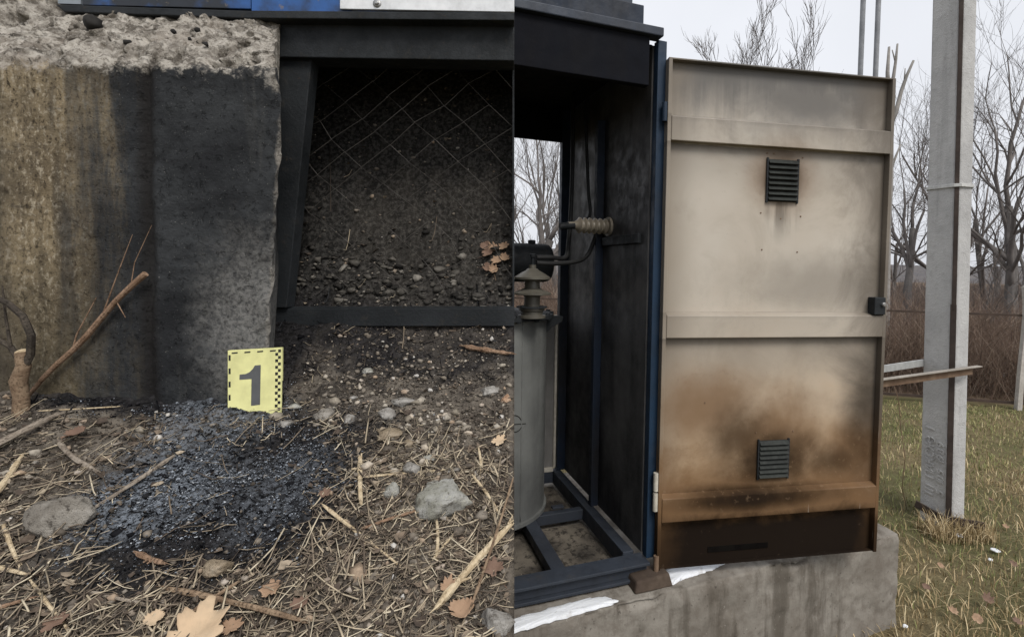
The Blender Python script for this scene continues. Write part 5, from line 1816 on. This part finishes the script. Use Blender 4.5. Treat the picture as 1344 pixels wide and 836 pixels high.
# ------------------------------------------------------------------ brush behind the fence
def thicket(name, n, xr, yr, hmin, hmax, r0, mat, twigs=3):
    X, Y = rng.uniform(*xr, n), rng.uniform(*yr, n)
    ok = Y > FA.y + (X - FA.x) * FD.y / FD.x + .35
    X, Y = X[ok], Y[ok]
    m = len(X)
    dens = .75 + .35 * fbm(X, Y, .35, 2, 91)
    h = rng.uniform(hmin, hmax, m) * dens
    segs = []
    an, ln = rng.uniform(0, 6.283, m), np.abs(rng.normal(.25, .25, m))
    B = np.stack([X, Y, np.zeros(m) - .02], -1)
    D = np.stack([np.cos(an) * ln, np.sin(an) * ln, np.ones(m)], -1) * h[:, None]
    Mid = B + D * .5 + rng.normal(0, .05, (m, 3))
    segs += [(B, Mid, r0, r0 * .75), (Mid, B + D, r0 * .75, r0 * .3)]
    for k in range(twigs):
        t = rng.uniform(.25, .9, m)[:, None]
        S0 = B + D * t
        a2 = rng.uniform(0, 6.283, m)
        l2 = rng.uniform(.2, .55, m) * h
        D2 = np.stack([np.cos(a2) * .8, np.sin(a2) * .8, rng.uniform(.1, 1.1, m)], -1) * l2[:, None]
        segs.append((S0, S0 + D2, r0 * .55, r0 * .25))
    Vs, Fs, o = [], [], 0
    for P, Q, ra, rb in segs:
        V = np.zeros((m, 6, 3))
        for q in range(3):
            c, s = math.cos(q * 2.094), math.sin(q * 2.094)
            V[:, q] = P + np.array([c * ra, s * ra, 0])
            V[:, 3 + q] = Q + np.array([c * rb, s * rb, 0])
        f = np.array([(0, 1, 4, 3), (1, 2, 5, 4), (2, 0, 3, 5)])
        Vs.append(V.reshape(-1, 3))
        Fs.append((f[None] + (np.arange(m) * 6)[:, None, None]).reshape(-1, 4) + o)
        o += m * 6
    return tag(np_obj(name, np.concatenate(Vs), np.concatenate(Fs), mat), kind='stuff')


M_brush = mat_island('brush_stems', [(0, (0.09, 0.06, 0.048)), (0.4, (0.17, 0.115, 0.085)), (0.8, (0.27, 0.19, 0.14)), (1, (0.4, 0.32, 0.25))])
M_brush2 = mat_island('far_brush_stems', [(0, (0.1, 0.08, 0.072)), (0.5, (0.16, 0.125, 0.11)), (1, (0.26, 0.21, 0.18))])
thicket('brush', 9000, (-5, 14), (7.2, 12.0), .7, 1.55, .006, M_brush, 4)
thicket('low_brush', 12000, (-4, 12), (7.0, 10.5), .3, .8, .004, M_brush, 4)
thicket('far_brush', 7000, (-9, 24), (12, 24), .8, 1.5, .011, M_brush2, 4)
thicket('distant_brush', 7000, (-30, 60), (26, 70), .7, 1.4, .03, M_brush2, 3)

# ------------------------------------------------------------------ bare trees
M_bark = mat_simple('grey_bark', (0.1, 0.09, 0.085), (0.15, 0.138, 0.13), 12, 0.95, dist=0.006)
M_twigm = mat_simple('twig_bark', (0.13, 0.117, 0.11), (0.19, 0.17, 0.16), 12, 0.95)
M_bark_l = mat_simple('pale_bark', (0.22, 0.21, 0.195), (0.32, 0.3, 0.28), 14, 0.9, dist=0.006)


def tree(label, x, y, H, r, seed, lean=(0, 0), levels=5, spread=.75, fork=.28, bark=M_bark, group=None, dead=False, kids=(3, 5), twig=.004):
    rl = random.Random(seed)
    root = thing('bare_tree', label, 'tree', (x, y, 0), group=group)
    tr, cr = MB(), MB()
    def grow(p, d, ln, rad, lev):
        n = 5 if lev < 2 else 4
        P, R = [p.copy()], [rad]
        q, dd = p.copy(), d.normalized()
        end = rad * (.55 if lev < levels else .3)
        for i in range(n):
            dd = (dd + Vector((rl.gauss(0, .13), rl.gauss(0, .13), rl.gauss(.03, .07)))).normalized()
            q = q + dd * ln / n
            P.append(q.copy())
            R.append(rad + (end - rad) * (i + 1) / n)
        (tr if lev == 0 else cr).tube(P, R, 9 if lev == 0 else (6 if lev < 3 else 3), caps=lev < 2)
        if lev >= levels:
            return
        k = rl.randint(*kids) + (1 if lev == 0 else 0)
        for j in range(k):
            t = rl.uniform(.3 if lev else fork, 1.0) if j else 1.0
            i = min(int(t * n), n)
            az = rl.uniform(0, math.tau)
            ax = dd.orthogonal().normalized()
            ax = Matrix.Rotation(az, 3, dd) @ ax
            sp = rl.uniform(.35, 1.0) * spread if j else rl.uniform(.05, .35)
            nd = (Matrix.Rotation(sp, 3, ax) @ dd) + Vector((0, 0, .12))
            grow(P[i] if j else P[-1], nd, ln * rl.uniform(.52, .78), max(R[i] * rl.uniform(.45, .7), twig), lev + 1)
    grow(Vector((x, y, -.1)), Vector((lean[0], lean[1], 1)), H * .38, r, 0)
    build(tr, 'trunk', bark, root, 'auto')
    build(cr, 'crown', bark if dead else M_twigm, root, True)
    return root


def at_px(px, Y):
    return U(px, 360, Y).x


tree('bare tree with forked leaning trunk seen through the open cabinet back', at_px(688, 12.5), 12.5, 6.8, .17, 4, (.12, 0), 5, .8, .5, kids=(3, 4))
tree('slender bare tree right of the forked one seen through the cabinet', at_px(736, 16), 16, 8.5, .11, 11, (.05, 0), 5, .7, group=None)
tree('thin bare tree left of the forked one seen through the cabinet', at_px(664, 17), 17, 8.5, .1, 13, (.08, 0), 5, .7)
tree('tall bare tree whose twigs top out above the scorched door', at_px(1000, 24), 24, 14.0, .22, 6, (.0, 0), 6, .5, kids=(3, 4), twig=.01)
def snag():
    Y = 10.5
    b0 = U(1163, 360, Y)
    root = thing('bare_tree', 'dead pale snag with broken upright limbs beside the door edge', 'tree', (b0.x, Y, 0))
    q = lambda px, py, dy=0: U(px, py, Y + dy)
    build(MB().tube([Vector((b0.x, Y, -.1)), q(1161, 400), q(1163, 300), q(1167, 230), q(1168, 160), q(1166, 118)], [.1, .095, .085, .075, .065, .055], 9), 'trunk', M_bark_l, root, 'auto')
    cr = MB()
    for pts, r in (([(1166, 122), (1165, 95), (1167, 62)], .05), ([(1167, 125), (1173, 100), (1176, 78), (1178, 58)], .04), ([(1168, 165), (1176, 148), (1183, 120), (1190, 100), (1199, 80)], .05), ([(1176, 84), (1171, 66)], .02), ([(1187, 108), (1188, 90)], .018), ([(1167, 230), (1176, 205), (1182, 190)], .03)):
        cr.tube([q(*p) for p in pts], [r * (1 - .55 * i / (len(pts) - 1)) for i in range(len(pts))], 7)
    build(cr, 'limbs', M_bark_l, root, True)


snag()
tree('spreading bare tree between the door and the pole', at_px(1196, 15.5), 15.5, 9.2, .14, 8, (.02, 0), 5, .95, .2, kids=(3, 4))
tree('slim bare tree close behind the pole', at_px(1256, 18), 18, 10.5, .13, 17, (.0, 0), 5, .85, .2, kids=(3, 4))
tree('large dark bare tree with a straight trunk beyond the fence post', at_px(1336, 13.5), 13.5, 9.8, .17, 9, (-.02, 0), 5, .95, .35, kids=(3, 5))
tree('bare tree with fine drooping twigs right of the pole', at_px(1296, 20), 20, 10.5, .13, 10, (.03, 0), 5, .9, .15, kids=(3, 4))
tree('bare sapling just behind the brush right of the pole', at_px(1290, 11), 11, 3.6, .03, 19, (.02, 0), 4, .6, .2, kids=(3, 4), twig=.004)
for i, (px, Y, H) in enumerate([(1175, 30, 9.5), (1225, 34, 10), (1310, 32, 9.5), (700, 30, 9), (752, 34, 10.0), (1340, 28, 9)]):
    tree(('distant bare tree in the gap between snag and pole', 'distant bare tree just left of the pole shaft', 'distant bare tree between the pole and the fence post', 'distant bare tree behind the forked one in the cabinet opening', 'distant bare tree beside the rear corner post of the cabinet', 'distant bare tree directly behind the pale fence post')[i], at_px(px, Y), Y, H, .13, 50 + i, (0, 0), 4, .85, .15, group='distant trees in the far brush', kids=(3, 4), twig=.012)
